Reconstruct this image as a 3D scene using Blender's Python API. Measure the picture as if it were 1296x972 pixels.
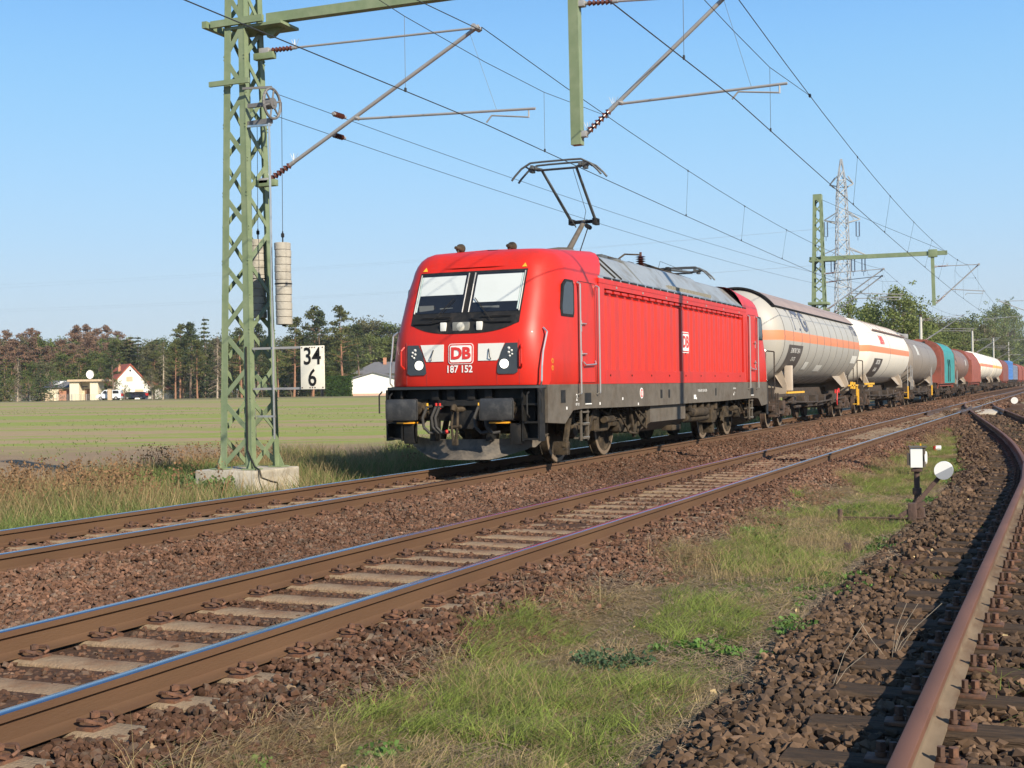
import bpy, bmesh, math, random
import numpy as np, time
T00 = time.time()
from mathutils import Vector, Matrix
random.seed(7); rng = np.random.default_rng(11)
for o in list(bpy.data.objects): bpy.data.objects.remove(o)
S = bpy.context.scene; COL = S.collection
PI = math.pi; RAD = math.radians
# ------------------------------------------------------------------ camera
def cam_axes(yaw, pitch, roll):
    f = np.array([-math.sin(yaw)*math.cos(pitch), math.cos(yaw)*math.cos(pitch), math.sin(pitch)])
    r = np.array([math.cos(yaw), math.sin(yaw), 0.0]); u = np.cross(r, f)
    c, s = math.cos(roll), math.sin(roll)
    return c*r+s*u, -s*r+c*u, f
AX = cam_axes(RAD(23.087), RAD(.115), RAD(-.873)); FPX = 1651.9; CZ = 1.413
cd = bpy.data.cameras.new('camera'); cam = bpy.data.objects.new('camera', cd); COL.objects.link(cam)
cd.sensor_width = 36; cd.lens = FPX/1296*36; cd.clip_start = .1; cd.clip_end = 6000
mw = Matrix.Identity(4)
for i in range(3):
    mw[i][0] = AX[0][i]; mw[i][1] = AX[1][i]; mw[i][2] = -AX[2][i]
mw[2][3] = CZ; cam.matrix_world = mw; S.camera = cam
S.render.resolution_x, S.render.resolution_y = 1024, 768
def at(px, py, D):                       # map a bearing and a depth in metres to a place
    d = AX[0]*((px-648)/FPX) + AX[1]*((486-py)/FPX) + AX[2]
    return d[0]*D, d[1]*D, CZ+d[2]*D
# ------------------------------------------------------------------ sky and sun
W = bpy.data.worlds.new('World'); S.world = W; W.use_nodes = True
nt = W.node_tree; nt.nodes.clear()
sky = nt.nodes.new('ShaderNodeTexSky'); sky.sky_type = 'NISHITA'; sky.sun_disc = False
SAZ = RAD(33); SEL = RAD(30.5)
sdir = Vector((math.cos(SAZ)*math.cos(SEL), -math.sin(SAZ)*math.cos(SEL), math.sin(SEL)))
sky.sun_elevation = SEL; sky.sun_rotation = math.atan2(sdir.x, sdir.y)
sky.air_density = 1.0; sky.dust_density = 1.0; sky.ozone_density = 1.6; sky.altitude = 0
bg = nt.nodes.new('ShaderNodeBackground'); bg.inputs[1].default_value = .10
wo = nt.nodes.new('ShaderNodeOutputWorld')
# the hazy autumn sky: nishita tinted by height above the horizon
tcw = nt.nodes.new('ShaderNodeTexCoord'); spw = nt.nodes.new('ShaderNodeSeparateXYZ'); nt.links.new(tcw.outputs['Generated'], spw.inputs[0])
rp = nt.nodes.new('ShaderNodeValToRGB'); nt.links.new(spw.outputs[2], rp.inputs[0]); er = rp.color_ramp; er.interpolation = 'B_SPLINE'
STOPS = [(0,(.62,.71,.79)),(.05,(.585,.715,.84)),(.11,(.47,.72,.97)),(.19,(.35,.67,1.02)),(.28,(.24,.57,1.04)),(.45,(.11,.30,.66)),(1,(.05,.15,.40))]
while len(er.elements) < len(STOPS): er.elements.new(.5)
for e_, (p_, c_) in zip(er.elements, STOPS): e_.position = p_; e_.color = (*c_, 1)
sc_w = nt.nodes.new('ShaderNodeVectorMath'); sc_w.operation = 'SCALE'; sc_w.inputs[3].default_value = 10/1.53; nt.links.new(rp.outputs[0], sc_w.inputs[0])
mxw = nt.nodes.new('ShaderNodeMix'); mxw.data_type = 'RGBA'; mxw.inputs[0].default_value = .9; nt.links.new(sky.outputs[0], mxw.inputs[6]); nt.links.new(sc_w.outputs[0], mxw.inputs[7])
nt.links.new(mxw.outputs[2], bg.inputs[0]); nt.links.new(bg.outputs[0], wo.inputs[0])
sl = bpy.data.lights.new('sun', 'SUN'); sl.energy = 5.0; sl.angle = RAD(.5); sl.color = (1, .89, .72)
so = bpy.data.objects.new('sun', sl); COL.objects.link(so); so.rotation_euler = sdir.to_track_quat('Z', 'Y').to_euler(); so.location = (30, -20, 40)
S.view_settings.view_transform = 'Standard'; S.view_settings.look = 'None'; S.view_settings.gamma = 1
S.view_settings.exposure = 0.62
S.render.engine = 'CYCLES'
# ------------------------------------------------------------------ helpers
ORG = {}
def tag(o, label=None, cat=None, group=None, kind=None):
    if label: o['label'] = label
    if cat: o['category'] = cat
    if group: o['group'] = group
    if kind: o['kind'] = kind
    return o
def thing(name, loc, label, cat, group=None):
    o = bpy.data.objects.new(name, None); o.empty_display_size = .2; COL.objects.link(o); o.location = loc
    ORG[o.name] = Vector(loc); return tag(o, label, cat, group)
class MB:
    def __init__(s): s.v = []; s.f = []; s.m = []
    def add(s, vs, fs, mi=0):
        n = len(s.v); s.v += [tuple(v) for v in vs]; s.f += [tuple(i+n for i in f) for f in fs]; s.m += [mi]*len(fs); return s
    def box(s, x0, x1, y0, y1, z0, z1, mi=0):
        return s.add([(x0,y0,z0),(x1,y0,z0),(x1,y1,z0),(x0,y1,z0),(x0,y0,z1),(x1,y0,z1),(x1,y1,z1),(x0,y1,z1)],
                     [(0,3,2,1),(4,5,6,7),(0,1,5,4),(1,2,6,5),(2,3,7,6),(3,0,4,7)], mi)
    def bbox(s, x0, x1, y0, y1, z0, z1, b=.01, mi=0):       # bevelled box
        bm = bmesh.new(); bmesh.ops.create_cube(bm, size=1)
        for v in bm.verts: v.co = Vector(((x0+x1)/2+v.co.x*(x1-x0), (y0+y1)/2+v.co.y*(y1-y0), (z0+z1)/2+v.co.z*(z1-z0)))
        bmesh.ops.bevel(bm, geom=list(bm.edges), offset=b, segments=2, affect='EDGES', profile=.6)
        bm.verts.index_update(); s.add([v.co for v in bm.verts], [[v.index for v in f.verts] for f in bm.faces], mi); bm.free(); return s
    def tube(s, a, b, r, r2=None, n=8, mi=0, caps=True):
        a, b = Vector(a), Vector(b); r2 = r if r2 is None else r2; d = (b-a)
        if d.length < 1e-6: return s
        d.normalize(); t = Vector((0,0,1)) if abs(d.z) < .9 else Vector((1,0,0)); p = d.cross(t).normalized(); q = d.cross(p)
        vs = []
        for c, rr in ((a, r), (b, r2)):
            for i in range(n): g = 2*PI*i/n; vs.append(c+p*(rr*math.cos(g))+q*(rr*math.sin(g)))
        fs = [(i, (i+1) % n, n+(i+1) % n, n+i) for i in range(n)]
        if caps: fs += [tuple(range(n-1, -1, -1)), tuple(range(n, 2*n))]
        return s.add(vs, fs, mi)
    def path(s, pts, r, n=6, mi=0):
        for a, b in zip(pts, pts[1:]): s.tube(a, b, r, n=n, mi=mi)
        return s
    def bar(s, a, b, w, h, mi=0, up=(0,0,1)):               # rectangular bar
        a, b = Vector(a), Vector(b); d = (b-a).normalized(); up = Vector(up)
        if abs(d.dot(up)) > .95: up = Vector((1,0,0))
        p = d.cross(up).normalized(); q = p.cross(d)
        vs = [c+p*(sx*w/2)+q*(sz*h/2) for c in (a, b) for sx, sz in ((-1,-1),(1,-1),(1,1),(-1,1))]
        return s.add(vs, [(0,1,2,3),(7,6,5,4),(0,4,5,1),(1,5,6,2),(2,6,7,3),(3,7,4,0)], mi)
    def lathe(s, prof, c, axis='y', n=24, mi=0, a0=0, a1=2*PI, zs=1):
        closed = abs(a1-a0-2*PI) < 1e-6; k = n if closed else n+1; vs = []
        for (r, h) in prof:
            for i in range(k):
                g = a0+(a1-a0)*i/n; u, w = r*math.cos(g), r*math.sin(g)
                vs.append({'y': (c[0]+u, c[1]+h, c[2]+w*zs), 'z': (c[0]+u, c[1]+w, c[2]+h), 'x': (c[0]+h, c[1]+u, c[2]+w)}[axis])
        fs = []
        for j in range(len(prof)-1):
            for i in range(n):
                i2 = (i+1) % k; fs.append((j*k+i, j*k+i2, (j+1)*k+i2, (j+1)*k+i))
        return s.add(vs, fs, mi)
    def grid(s, rows, mi=0, flip=False):
        n = len(rows[0]); vs = [p for r in rows for p in r]; fs = []
        for j in range(len(rows)-1):
            for i in range(n-1):
                f = (j*n+i, j*n+i+1, (j+1)*n+i+1, (j+1)*n+i); fs.append(f[::-1] if flip else f)
        return s.add(vs, fs, mi)
    def prism(s, poly, fn, t0, t1, mi=0):                   # polygon (a,b) extruded: fn(a,b,t)->xyz
        n = len(poly); vs = [fn(a, b, t0) for a, b in poly]+[fn(a, b, t1) for a, b in poly]
        return s.add(vs, [tuple(range(n)), tuple(range(2*n-1, n-1, -1))]+[(i, n+i, n+(i+1) % n, (i+1) % n) for i in range(n)], mi)
    def build(s, name, mats, parent=None, origin=None, smooth=35, label=None, cat=None, group=None, kind=None):
        if not isinstance(mats, (list, tuple)): mats = [mats]
        me = bpy.data.meshes.new(name); me_v = s.v
        root = parent; org = Vector((0,0,0))
        if parent is not None: org = ORG.get(parent.name, Vector((0,0,0)))
        elif origin is not None: org = Vector(origin)
        me.from_pydata([(v[0]-org.x, v[1]-org.y, v[2]-org.z) for v in me_v], [], s.f)
        for m in mats: me.materials.append(m)
        if len(mats) > 1: me.polygons.foreach_set('material_index', s.m)
        bm = bmesh.new(); bm.from_mesh(me); bmesh.ops.recalc_face_normals(bm, faces=bm.faces); bm.to_mesh(me); bm.free()
        if smooth:
            me.polygons.foreach_set('use_smooth', [True]*len(me.polygons)); me.set_sharp_from_angle(angle=RAD(smooth))
        o = bpy.data.objects.new(name, me); COL.objects.link(o)
        if parent is not None: o.parent = parent; ORG[o.name] = org
        else: o.location = org; ORG[o.name] = org
        return tag(o, label, cat, group, kind)
def np_mesh(name, V, Fq, mat, attr=None, nv=4, smooth=False):
    me = bpy.data.meshes.new(name); me.vertices.add(len(V)); me.vertices.foreach_set('co', V.astype(np.float32).ravel())
    nf = len(Fq); me.loops.add(nf*nv); me.loops.foreach_set('vertex_index', Fq.astype(np.int32).ravel())
    me.polygons.add(nf); me.polygons.foreach_set('loop_start', (np.arange(nf)*nv).astype(np.int32))
    me.materials.append(mat)
    if attr is not None:
        a = me.attributes.new('tint', 'FLOAT', 'FACE'); a.data.foreach_set('value', attr.astype(np.float32))
    me.update(calc_edges=True); me.polygons.foreach_set('use_smooth', np.zeros(nf, bool)); me.validate()
    o = bpy.data.objects.new(name, me); COL.objects.link(o); ORG[name] = Vector((0,0,0)); return o
def copy_tree(o, loc=None, rz=None, sc=None, label=None, parent=None):
    c = o.copy(); COL.objects.link(c); c.parent = parent
    if loc is not None: c.location = loc
    if rz is not None: c.rotation_euler = (0, 0, rz)
    if sc is not None: c.scale = sc
    if label: c['label'] = label
    for ch in o.children: copy_tree(ch, parent=c)
    return c
def text_pts(txt, size, font_bold=.0, xs=1.0):
    cu = bpy.data.curves.new('t', 'FONT'); cu.body = txt; cu.size = size; cu.align_x = 'CENTER'; cu.align_y = 'CENTER'; cu.offset = font_bold; cu.resolution_u = 3
    o = bpy.data.objects.new('t', cu); COL.objects.link(o); bpy.context.view_layer.update()
    me = bpy.data.meshes.new_from_object(o.evaluated_get(bpy.context.evaluated_depsgraph_get()))
    v = [(p.co.x*xs, p.co.y) for p in me.vertices]; f = [tuple(p.vertices) for p in me.polygons]
    bpy.data.objects.remove(o); bpy.data.curves.remove(cu); bpy.data.meshes.remove(me); return v, f
# ------------------------------------------------------------------ materials
MATS = {}
def mat(name, col, rough=.6, metal=0., var=.12, scale=3., bump=0., bscale=40., spec=.5, col2=None, cscale=None, thresh=(.45,.65), stretch=(1,1,1), coat=0., attr=False, emit=None, trans=0., fine=0.):
    m = bpy.data.materials.new(name); m.use_nodes = True; n = m.node_tree.nodes; l = m.node_tree.links; b = n['Principled BSDF']
    b.inputs['Roughness'].default_value = rough; b.inputs['Metallic'].default_value = metal; b.inputs['Specular IOR Level'].default_value = spec
    b.inputs['Coat Weight'].default_value = coat
    tc = n.new('ShaderNodeTexCoord'); mp = n.new('ShaderNodeMapping'); mp.inputs['Scale'].default_value = stretch
    l.new(tc.outputs['Object'], mp.inputs[0])
    no = n.new('ShaderNodeTexNoise'); no.inputs['Scale'].default_value = scale; no.inputs['Detail'].default_value = 6; no.inputs['Roughness'].default_value = .65; l.new(mp.outputs[0], no.inputs[0])
    mr = n.new('ShaderNodeMapRange'); mr.inputs[1].default_value = .25; mr.inputs[2].default_value = .75; mr.inputs[3].default_value = 1-var; mr.inputs[4].default_value = 1+var; l.new(no.outputs[0], mr.inputs[0])
    base = n.new('ShaderNodeRGB'); base.outputs[0].default_value = (*col, 1); src = base.outputs[0]
    if col2:
        n2 = n.new('ShaderNodeTexNoise'); n2.inputs['Scale'].default_value = cscale or scale*.5; n2.inputs['Detail'].default_value = 8; n2.inputs['Roughness'].default_value = .7; l.new(mp.outputs[0], n2.inputs[0])
        r2 = n.new('ShaderNodeMapRange'); r2.inputs[1].default_value, r2.inputs[2].default_value = thresh; l.new(n2.outputs[0], r2.inputs[0])
        mx = n.new('ShaderNodeMix'); mx.data_type = 'RGBA'; mx.inputs[7].default_value = (*col2, 1); l.new(src, mx.inputs[6]); l.new(r2.outputs[0], mx.inputs[0]); src = mx.outputs[2]
    vm = n.new('ShaderNodeVectorMath'); vm.operation = 'SCALE'; l.new(src, vm.inputs[0]); l.new(mr.outputs[0], vm.inputs[3]); src = vm.outputs[0]
    if attr:
        a = n.new('ShaderNodeAttribute'); a.attribute_name = 'tint'; v2 = n.new('ShaderNodeVectorMath'); v2.operation = 'SCALE'; l.new(src, v2.inputs[0]); l.new(a.outputs['Fac'], v2.inputs[3]); src = v2.outputs[0]
    l.new(src, b.inputs['Base Color'])
    if bump:
        nb = n.new('ShaderNodeTexNoise'); nb.inputs['Scale'].default_value = bscale; nb.inputs['Detail'].default_value = 4; l.new(mp.outputs[0], nb.inputs[0])
        bp = n.new('ShaderNodeBump'); bp.inputs['Strength'].default_value = bump; bp.inputs['Distance'].default_value = .02; l.new(nb.outputs[0], bp.inputs['Height']); l.new(bp.outputs[0], b.inputs['Normal'])
    if emit: b.inputs['Emission Color'].default_value = (*emit[0], 1); b.inputs['Emission Strength'].default_value = emit[1]
    if trans:
        ts = n.new('ShaderNodeBsdfTranslucent'); l.new(src, ts.inputs[0]); ms = n.new('ShaderNodeMixShader'); ms.inputs[0].default_value = trans
        l.new(b.outputs[0], ms.inputs[1]); l.new(ts.outputs[0], ms.inputs[2]); l.new(ms.outputs[0], n['Material Output'].inputs[0])
    MATS[name] = m; return m
RED = mat('loco red', (.52,.021,.011), .42, var=.07, scale=1.6, spec=.3, coat=.06, col2=(.35,.028,.022), cscale=2.4, thresh=(.5,.8), stretch=(1,1,.35))
PINKRED = RED
GREYF = mat('frame grey', (.115,.10,.082), .7, var=.2, scale=5, spec=.3, col2=(.075,.055,.037), cscale=3, thresh=(.45,.75))
UNDER = mat('dusty underframe', (.07,.052,.034), .9, var=.35, scale=9, spec=.2, col2=(.018,.015,.012), cscale=4, thresh=(.42,.62))
BLACK = mat('black parts', (.012,.012,.012), .6, var=.3, scale=12, spec=.3, col2=(.038,.031,.025), cscale=6, thresh=(.5,.8))
BUF = mat('buffer plate', (.035,.035,.036), .42, var=.25, scale=10, col2=(.075,.072,.068), cscale=7)
SILVER = mat('roof grey', (.27,.29,.30), .42, metal=.15, var=.12, scale=3, col2=(.20,.19,.165), cscale=1.2, thresh=(.5,.6))
STEEL = mat('handrail steel', (.62,.60,.56), .3, metal=.8, var=.1)
DKSTEEL = mat('pantograph grey', (.10,.105,.105), .5, metal=.3, var=.2, scale=10)
GLASSB = mat('glass black', (.012,.013,.015), .08, var=.05, coat=.3)
WHITE = mat('white paint', (.78,.77,.74), .5, var=.05)
OFFW = mat('sticker white', (.66,.66,.62), .45, var=.04)
BLIND = mat('window blind', (.50,.54,.54), .7, var=.03)
YEL = mat('yellow paint', (.70,.38,.03), .5, var=.15, scale=8)
ORANGE = mat('orange mark', (.8,.35,.02), .5)
REDP = mat('bright red paint', (.6,.03,.025), .5)
LAMP = mat('headlamp', (.95,.93,.85), .2, emit=((1,.95,.8), 1.1))
LENS = mat('lamp lens', (.55,.53,.45), .12, coat=.5)
GREEN = mat('mast green', (.165,.215,.115), .55, var=.12, scale=2, col2=(.205,.245,.145), cscale=4, thresh=(.4,.7))
GALV = mat('galvanised tube', (.36,.35,.34), .5, metal=.35, var=.1)
INSUL = mat('brown insulator', (.09,.028,.018), .25, var=.1, coat=.4)
WIRE = mat('copper wire dark', (.05,.055,.055), .5, metal=.4)
CONC = mat('weathered concrete', (.42,.38,.31), .9, var=.2, scale=3, bump=.4, bscale=30, col2=(.27,.225,.16), cscale=2, thresh=(.45,.7))
WCONC = mat('weight concrete', (.36,.335,.285), .9, var=.15, scale=5, bump=.4, bscale=30, col2=(.3,.27,.22), cscale=6, thresh=(.5,.75))
SLEEP = mat('sleeper concrete', (.27,.20,.13), .95, var=.25, scale=7, bump=.6, bscale=50, spec=.2, col2=(.20,.11,.06), cscale=2.2, thresh=(.45,.70))
WOOD = mat('old sleeper wood', (.078,.052,.034), .95, spec=.12, var=.35, scale=6, bump=.8, bscale=25, col2=(.04,.032,.026), cscale=8, stretch=(.6,5,5))
RAILB = mat('rail brown rust', (.118,.066,.036), .8, var=.2, scale=6, spec=.25, col2=(.085,.044,.025), cscale=3, thresh=(.4,.7), stretch=(1,.3,1.5), bump=.15, bscale=60)
RAILT = mat('polished rail head', (.42,.42,.45), .22, metal=1, var=.06, stretch=(8,.3,1))
RAILR = mat('rusty siding rail', (.145,.066,.040), .7, var=.3, scale=4, col2=(.095,.045,.028), cscale=2, stretch=(2,.5,1), spec=.35)
RAILW = mat('dusty rail web', (.16,.12,.082), .9, spec=.2, var=.25, scale=3, col2=(.10,.058,.036), cscale=2, stretch=(2,.5,1))
CLIP = mat('rusty fastening', (.085,.045,.03), .8, var=.3, scale=20, col2=(.16,.07,.035), cscale=10)
STONE = mat('ballast stone', (.115,.062,.040), .95, var=.3, scale=2.5, spec=.1, col2=(.125,.09,.067), cscale=8, thresh=(.5,.62), attr=True)
STONE2 = mat('siding stone', (.105,.066,.041), .95, var=.3, scale=3, spec=.12, col2=(.068,.047,.034), cscale=.8, thresh=(.4,.7), attr=True)
BED = mat('ballast bed', (.075,.042,.028), .98, spec=.1, var=.45, scale=25, bump=1., bscale=22, col2=(.07,.045,.032), cscale=1.5)
GRS = mat('grass green', (.18,.225,.05), .8, var=.2, scale=1.5, attr=True, trans=.3, spec=.2)
GRD = mat('grass dry', (.31,.235,.12), .85, var=.2, scale=1.5, attr=True, trans=.25, spec=.2)
GRL = mat('meadow grass', (.155,.195,.06), .85, var=.2, scale=.6, attr=True, trans=.3, spec=.2)
GRR = mat('brown seed heads', (.21,.125,.065), .9, var=.2, scale=.8, attr=True, trans=.2, spec=.2)
def leafmat(name, c, var=.3): return mat(name, c, .8, var=var, scale=.35, attr=True, trans=.35, spec=.2)
L_PINE = leafmat('pine needles', (.115,.125,.042)); L_DARK = leafmat('spruce needles', (.07,.09,.038)); L_BROWN = leafmat('dry brown needles', (.24,.155,.105))
L_DEC = leafmat('broad leaves', (.12,.15,.045)); L_LIGHT = leafmat('pale willow leaves', (.16,.19,.06)); L_OL = leafmat('olive thin leaves', (.13,.125,.06)); L_HEDGE = leafmat('hedge leaves', (.055,.10,.02))
L_TWIG = leafmat('bare twigs', (.16,.125,.09))
BARK = mat('bark', (.17,.12,.085), .9, var=.3, scale=3, bump=.6, bscale=10); BARKP = mat('pine bark', (.26,.135,.08), .9, var=.3, scale=2); BARKL = mat('pale bark', (.33,.27,.2), .9, var=.3, scale=2)
# ------------------------------------------------------------------ ground
SID = [(-14,-.6),(20,-.6),(24,-.70),(27,-.87),(31,-1.14),(36.6,-1.60),(44,-2.30),(51.9,-3.06),(60,-3.83),(66,-4.39),(74,-5.12),(82,-5.66),(88,-5.89)]
def sx(y):                                # left rail of the siding
    return float(np.interp(y, [a for a, b in SID], [b for a, b in SID]))
_SY = np.array([a for a, b in SID]); _SXX = np.array([b for a, b in SID])
def gz(x, y):
    x = np.asarray(x, float); y = np.asarray(y, float); d = np.hypot(x, y)
    fld = -.58+.62*np.clip((d-60)/190, 0, 1)
    s = np.interp(y, _SY, _SXX); r = x-s
    mid = np.full_like(x+y, -.36)
    ballast2 = -.205-.15*np.clip((x+3.75)/.5, 0, 1)
    sid = -.36+.11*np.clip((r+1.35)/.5, 0, 1)-.1*np.clip((r-2.4)/.8, 0, 1)
    z = np.maximum(ballast2, sid)
    z = np.where(x < -7.3, -.215-.33*np.clip((-10.75-x)/1.1, 0, 1), z)
    gap = np.exp(-((x+7.3)/.55)**2)*.05; z = z-gap
    t = np.clip((-12-x)/3, 0, 1); z = np.where(x < -12, z*(1-t)+fld*t, z)
    t = np.clip((x-6)/20, 0, 1); z = z*(1-t)+t*(-.4)
    return z+.015*np.sin(x*2.1+y*.7)*np.sin(y*1.3-x)
def ground():
    xs = np.unique(np.concatenate([np.linspace(-3000,-300,14), np.linspace(-300,-40,30), np.linspace(-40,-12,40), np.linspace(-12,4,81), np.linspace(4,30,20), np.linspace(30,300,14), np.linspace(300,3000,8)]))
    ys = np.unique(np.concatenate([np.linspace(-300,-10,10), np.linspace(-10,60,141), np.linspace(60,300,60), np.linspace(300,3500,20)]))
    X, Y = np.meshgrid(xs, ys); V = np.stack([X, Y, gz(X, Y)], -1).reshape(-1, 3); n = len(xs)
    I = (np.arange(len(ys)-1)[:,None]*n+np.arange(n-1)[None]).ravel(); F = np.stack([I, I+1, I+n+1, I+n], -1)
    m = bpy.data.materials.new('field and verge soil'); m.use_nodes = True; N = m.node_tree.nodes; L = m.node_tree.links; b = N['Principled BSDF']; b.inputs['Roughness'].default_value = .95; b.inputs['Specular IOR Level'].default_value = .2
    g = N.new('ShaderNodeNewGeometry'); mp = N.new('ShaderNodeMapping'); mp.vector_type = 'TEXTURE'; mp.inputs['Rotation'].default_value = (0, 0, RAD(23)); L.new(g.outputs['Position'], mp.inputs[0])
    st = N.new('ShaderNodeMapping'); st.inputs['Scale'].default_value = (.02, .16, 1); L.new(mp.outputs[0], st.inputs[0])
    def noise(inp, sc, det=6, ro=.6):
        q = N.new('ShaderNodeTexNoise'); q.inputs['Scale'].default_value = sc; q.inputs['Detail'].default_value = det; q.inputs['Roughness'].default_value = ro; L.new(inp, q.inputs[0]); return q.outputs[0]
    def rng_(inp, a, b_, c=0, d=1):
        q = N.new('ShaderNodeMapRange'); q.inputs[1].default_value = a; q.inputs[2].default_value = b_; q.inputs[3].default_value = c; q.inputs[4].default_value = d; L.new(inp, q.inputs[0]); return q.outputs[0]
    def mix(f, a, b_):
        q = N.new('ShaderNodeMix'); q.data_type = 'RGBA'; L.new(f, q.inputs[0])
        for k, w in ((6, a), (7, b_)):
            if isinstance(w, tuple): q.inputs[k].default_value = (*w, 1)
            else: L.new(w, q.inputs[k])
        return q.outputs[2]
    def math_(op, a, b_):
        q = N.new('ShaderNodeMath'); q.operation = op
        for k, w in ((0, a), (1, b_)):
            if isinstance(w, (int, float)): q.inputs[k].default_value = w
            else: L.new(w, q.inputs[k])
        return q.outputs[0]
    sp = N.new('ShaderNodeSeparateXYZ'); L.new(mp.outputs[0], sp.inputs[0]); sw = N.new('ShaderNodeSeparateXYZ'); L.new(g.outputs['Position'], sw.inputs[0])
    bands = noise(st.outputs[0], 1.0, 5, .6); fine = noise(g.outputs['Position'], 2.2, 8, .75); pat = noise(g.outputs['Position'], .35, 6, .7)
    st2 = N.new('ShaderNodeMapping'); st2.inputs['Scale'].default_value = (.25, 1.1, 1); L.new(mp.outputs[0], st2.inputs[0]); blot = noise(st2.outputs[0], 1.0, 6, .75)
    gm = rng_(math_('ADD', bands, math_('MULTIPLY', math_('SUBTRACT', blot, .5), .5)), .46, .54)
    dry = mix(fine, (.27,.19,.105), (.38,.29,.16)); grn = mix(fine, (.19,.225,.045), (.28,.31,.075))
    field = mix(gm, dry, grn)
    earth = mix(blot, (.20,.135,.08), (.31,.225,.14))
    near = rng_(math_('ADD', sp.outputs[1], math_('MULTIPLY', math_('SUBTRACT', pat, .5), 26)), 51, 43); field = mix(near, field, earth)
    far = rng_(sp.outputs[1], 215, 232); field = mix(far, field, mix(pat, (.22,.18,.10), (.14,.15,.06)))
    fin2 = rng_(noise(g.outputs['Position'], 38, 6, .75), .3, .7, .45, 1.5)
    verge = mix(rng_(pat, .4, .6), mix(fine, (.13,.085,.055), (.24,.17,.11)), mix(fine, (.13,.11,.05), (.20,.165,.09)))
    isv = rng_(sw.outputs[0], -18, -15.5); vs_ = N.new('ShaderNodeVectorMath'); vs_.operation = 'SCALE'; L.new(verge, vs_.inputs[0]); L.new(fin2, vs_.inputs[3]); c = mix(isv, field, vs_.outputs[0])
    L.new(c, b.inputs['Base Color'])
    bp = N.new('ShaderNodeBump'); bp.inputs['Strength'].default_value = .7; bp.inputs['Distance'].default_value = .08; L.new(fine, bp.inputs['Height']); L.new(bp.outputs[0], b.inputs['Normal'])
    o = np_mesh('ground', V, F, m); tag(o, kind='structure')
ground()
def bed(name, x0, x1, y0, y1, rel=False, dz=.012, dy=1.0):
    ys = np.arange(y0, y1+.01, dy); m = MB(); rows = []
    for y in ys:
        o = sx(y)+.6 if rel else 0
        rows.append([(x+o, y, float(gz(x+o, y))+dz) for x in np.linspace(x0, x1, 24)])
    m.grid(rows); return m.build(name, BED, kind='structure', smooth=0)
bed('ballast_bed', -10.95, -3.45, -4, 300)
_o = bed('sandy_track_bed', -5.82, -4.46, 36, 110, dz=.045); _o.data.materials[0] = mat('tan sand', (.27,.20,.125), .95, var=.3, scale=9, bump=.6, bscale=30, spec=.15, col2=(.17,.11,.07), cscale=1.2, stretch=(1,.4,1))
bed('siding_ballast_bed', -1.75, 2.6, -4, 84, rel=True, dz=.016)
# ------------------------------------------------------------------ tracks
RP = [(-.036,-.004),(-.030,0),(.030,0),(.036,-.004),(.036,-.040),(.010,-.054),(.009,-.135),(.022,-.148),(.072,-.160),(.072,-.172),(-.072,-.172),(-.072,-.160),(-.022,-.148),(-.009,-.135),(-.010,-.054),(-.036,-.040)]
def rail(name, pts, mats, label, cat='rail', group=None, sc=1.0, dz=0):
    m = MB(); n = len(RP); vs = []
    for i, (x, y) in enumerate(pts):
        vs += [(x+a*sc, y, b*sc+dz) for a, b in RP]
    fs, mi = [], []
    for j in range(len(pts)-1):
        for i in range(n):
            m.f.append((j*n+i, j*n+(i+1) % n, (j+1)*n+(i+1) % n, (j+1)*n+i)); m.m.append(1 if i in (0,1,2) or (mats[1].name == 'rusty siding rail' and i in (3,15)) else 0)
    m.v = vs; m.f += [tuple(range(n)), tuple(range(len(vs)-1, len(vs)-n-1, -1))]; m.m += [0, 0]
    return m.build(name, mats, origin=(pts[0][0], pts[0][1], 0), label=label, cat=cat, group=group, smooth=40)
T1, T2 = -9.48, -5.14
def line(x, y0=-6, y1=420): return [(x, y) for y in list(range(y0, 60, 6))+list(range(60, y1+1, 20))]
rail('steel_rail', line(T1-.75), [RAILB, RAILT], 'brown steel rail on the far side of the train\'s track, beside the tall grass')
rail('steel_rail', line(T1+.75), [RAILB, RAILT], 'brown steel rail on the near side of the train\'s track, under the visible wheels')
rail('steel_rail', line(T2-.75), [RAILB, RAILT], 'shiny-topped rail of the empty middle track, the one nearer the train')
rail('steel_rail', line(T2+.75), [RAILB, RAILT], 'shiny-topped rail of the empty middle track, the one nearer the grass strip')
ysd = [y for y in range(-6, 89, 2)]
rail('siding_rail', [(sx(y), y) for y in ysd], [RAILW, RAILR], 'rust-red siding rail in the right foreground casting a wide shadow')
rail('siding_rail', [(sx(y)+1.5, y) for y in ysd if y < 86], [RAILW, RAILR], 'outer rusty siding rail curving in at the right edge of the photo')
# wing rails at the crossing
RAILK = mat('dark crossing steel', (.07,.045,.035), .6, var=.2)
for (a, b, lab) in (([(-4.50,60),(-4.52,64),(-4.47,66.5),(-4.56,69),(-4.66,72)], 0, 'dark wing rail on the left of the crossing frog'), ([(-4.28,60),(-4.27,64),(-4.33,66.5),(-4.22,69),(-4.20,72)], 0, 'dark wing rail on the right of the crossing frog')):
    rail('wing_rail', a, [RAILK, RAILK], lab, 'rail', sc=1.15, dz=.03)
rail('check_rail', [(-5.74,60),(-5.80,62),(-5.80,70),(-5.74,72)], [RAILK, RAILK], 'short dark check rail beside the middle track rail opposite the frog', sc=1.1, dz=.02)
rail('check_rail', [(sx(y)+1.40-(0.06 if y in (62,72) else 0), y) for y in (62,64,68,70,72)], [RAILK, RAILK], 'short dark check rail beside the curving siding rail near the frog', sc=1.1, dz=.02)
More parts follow.
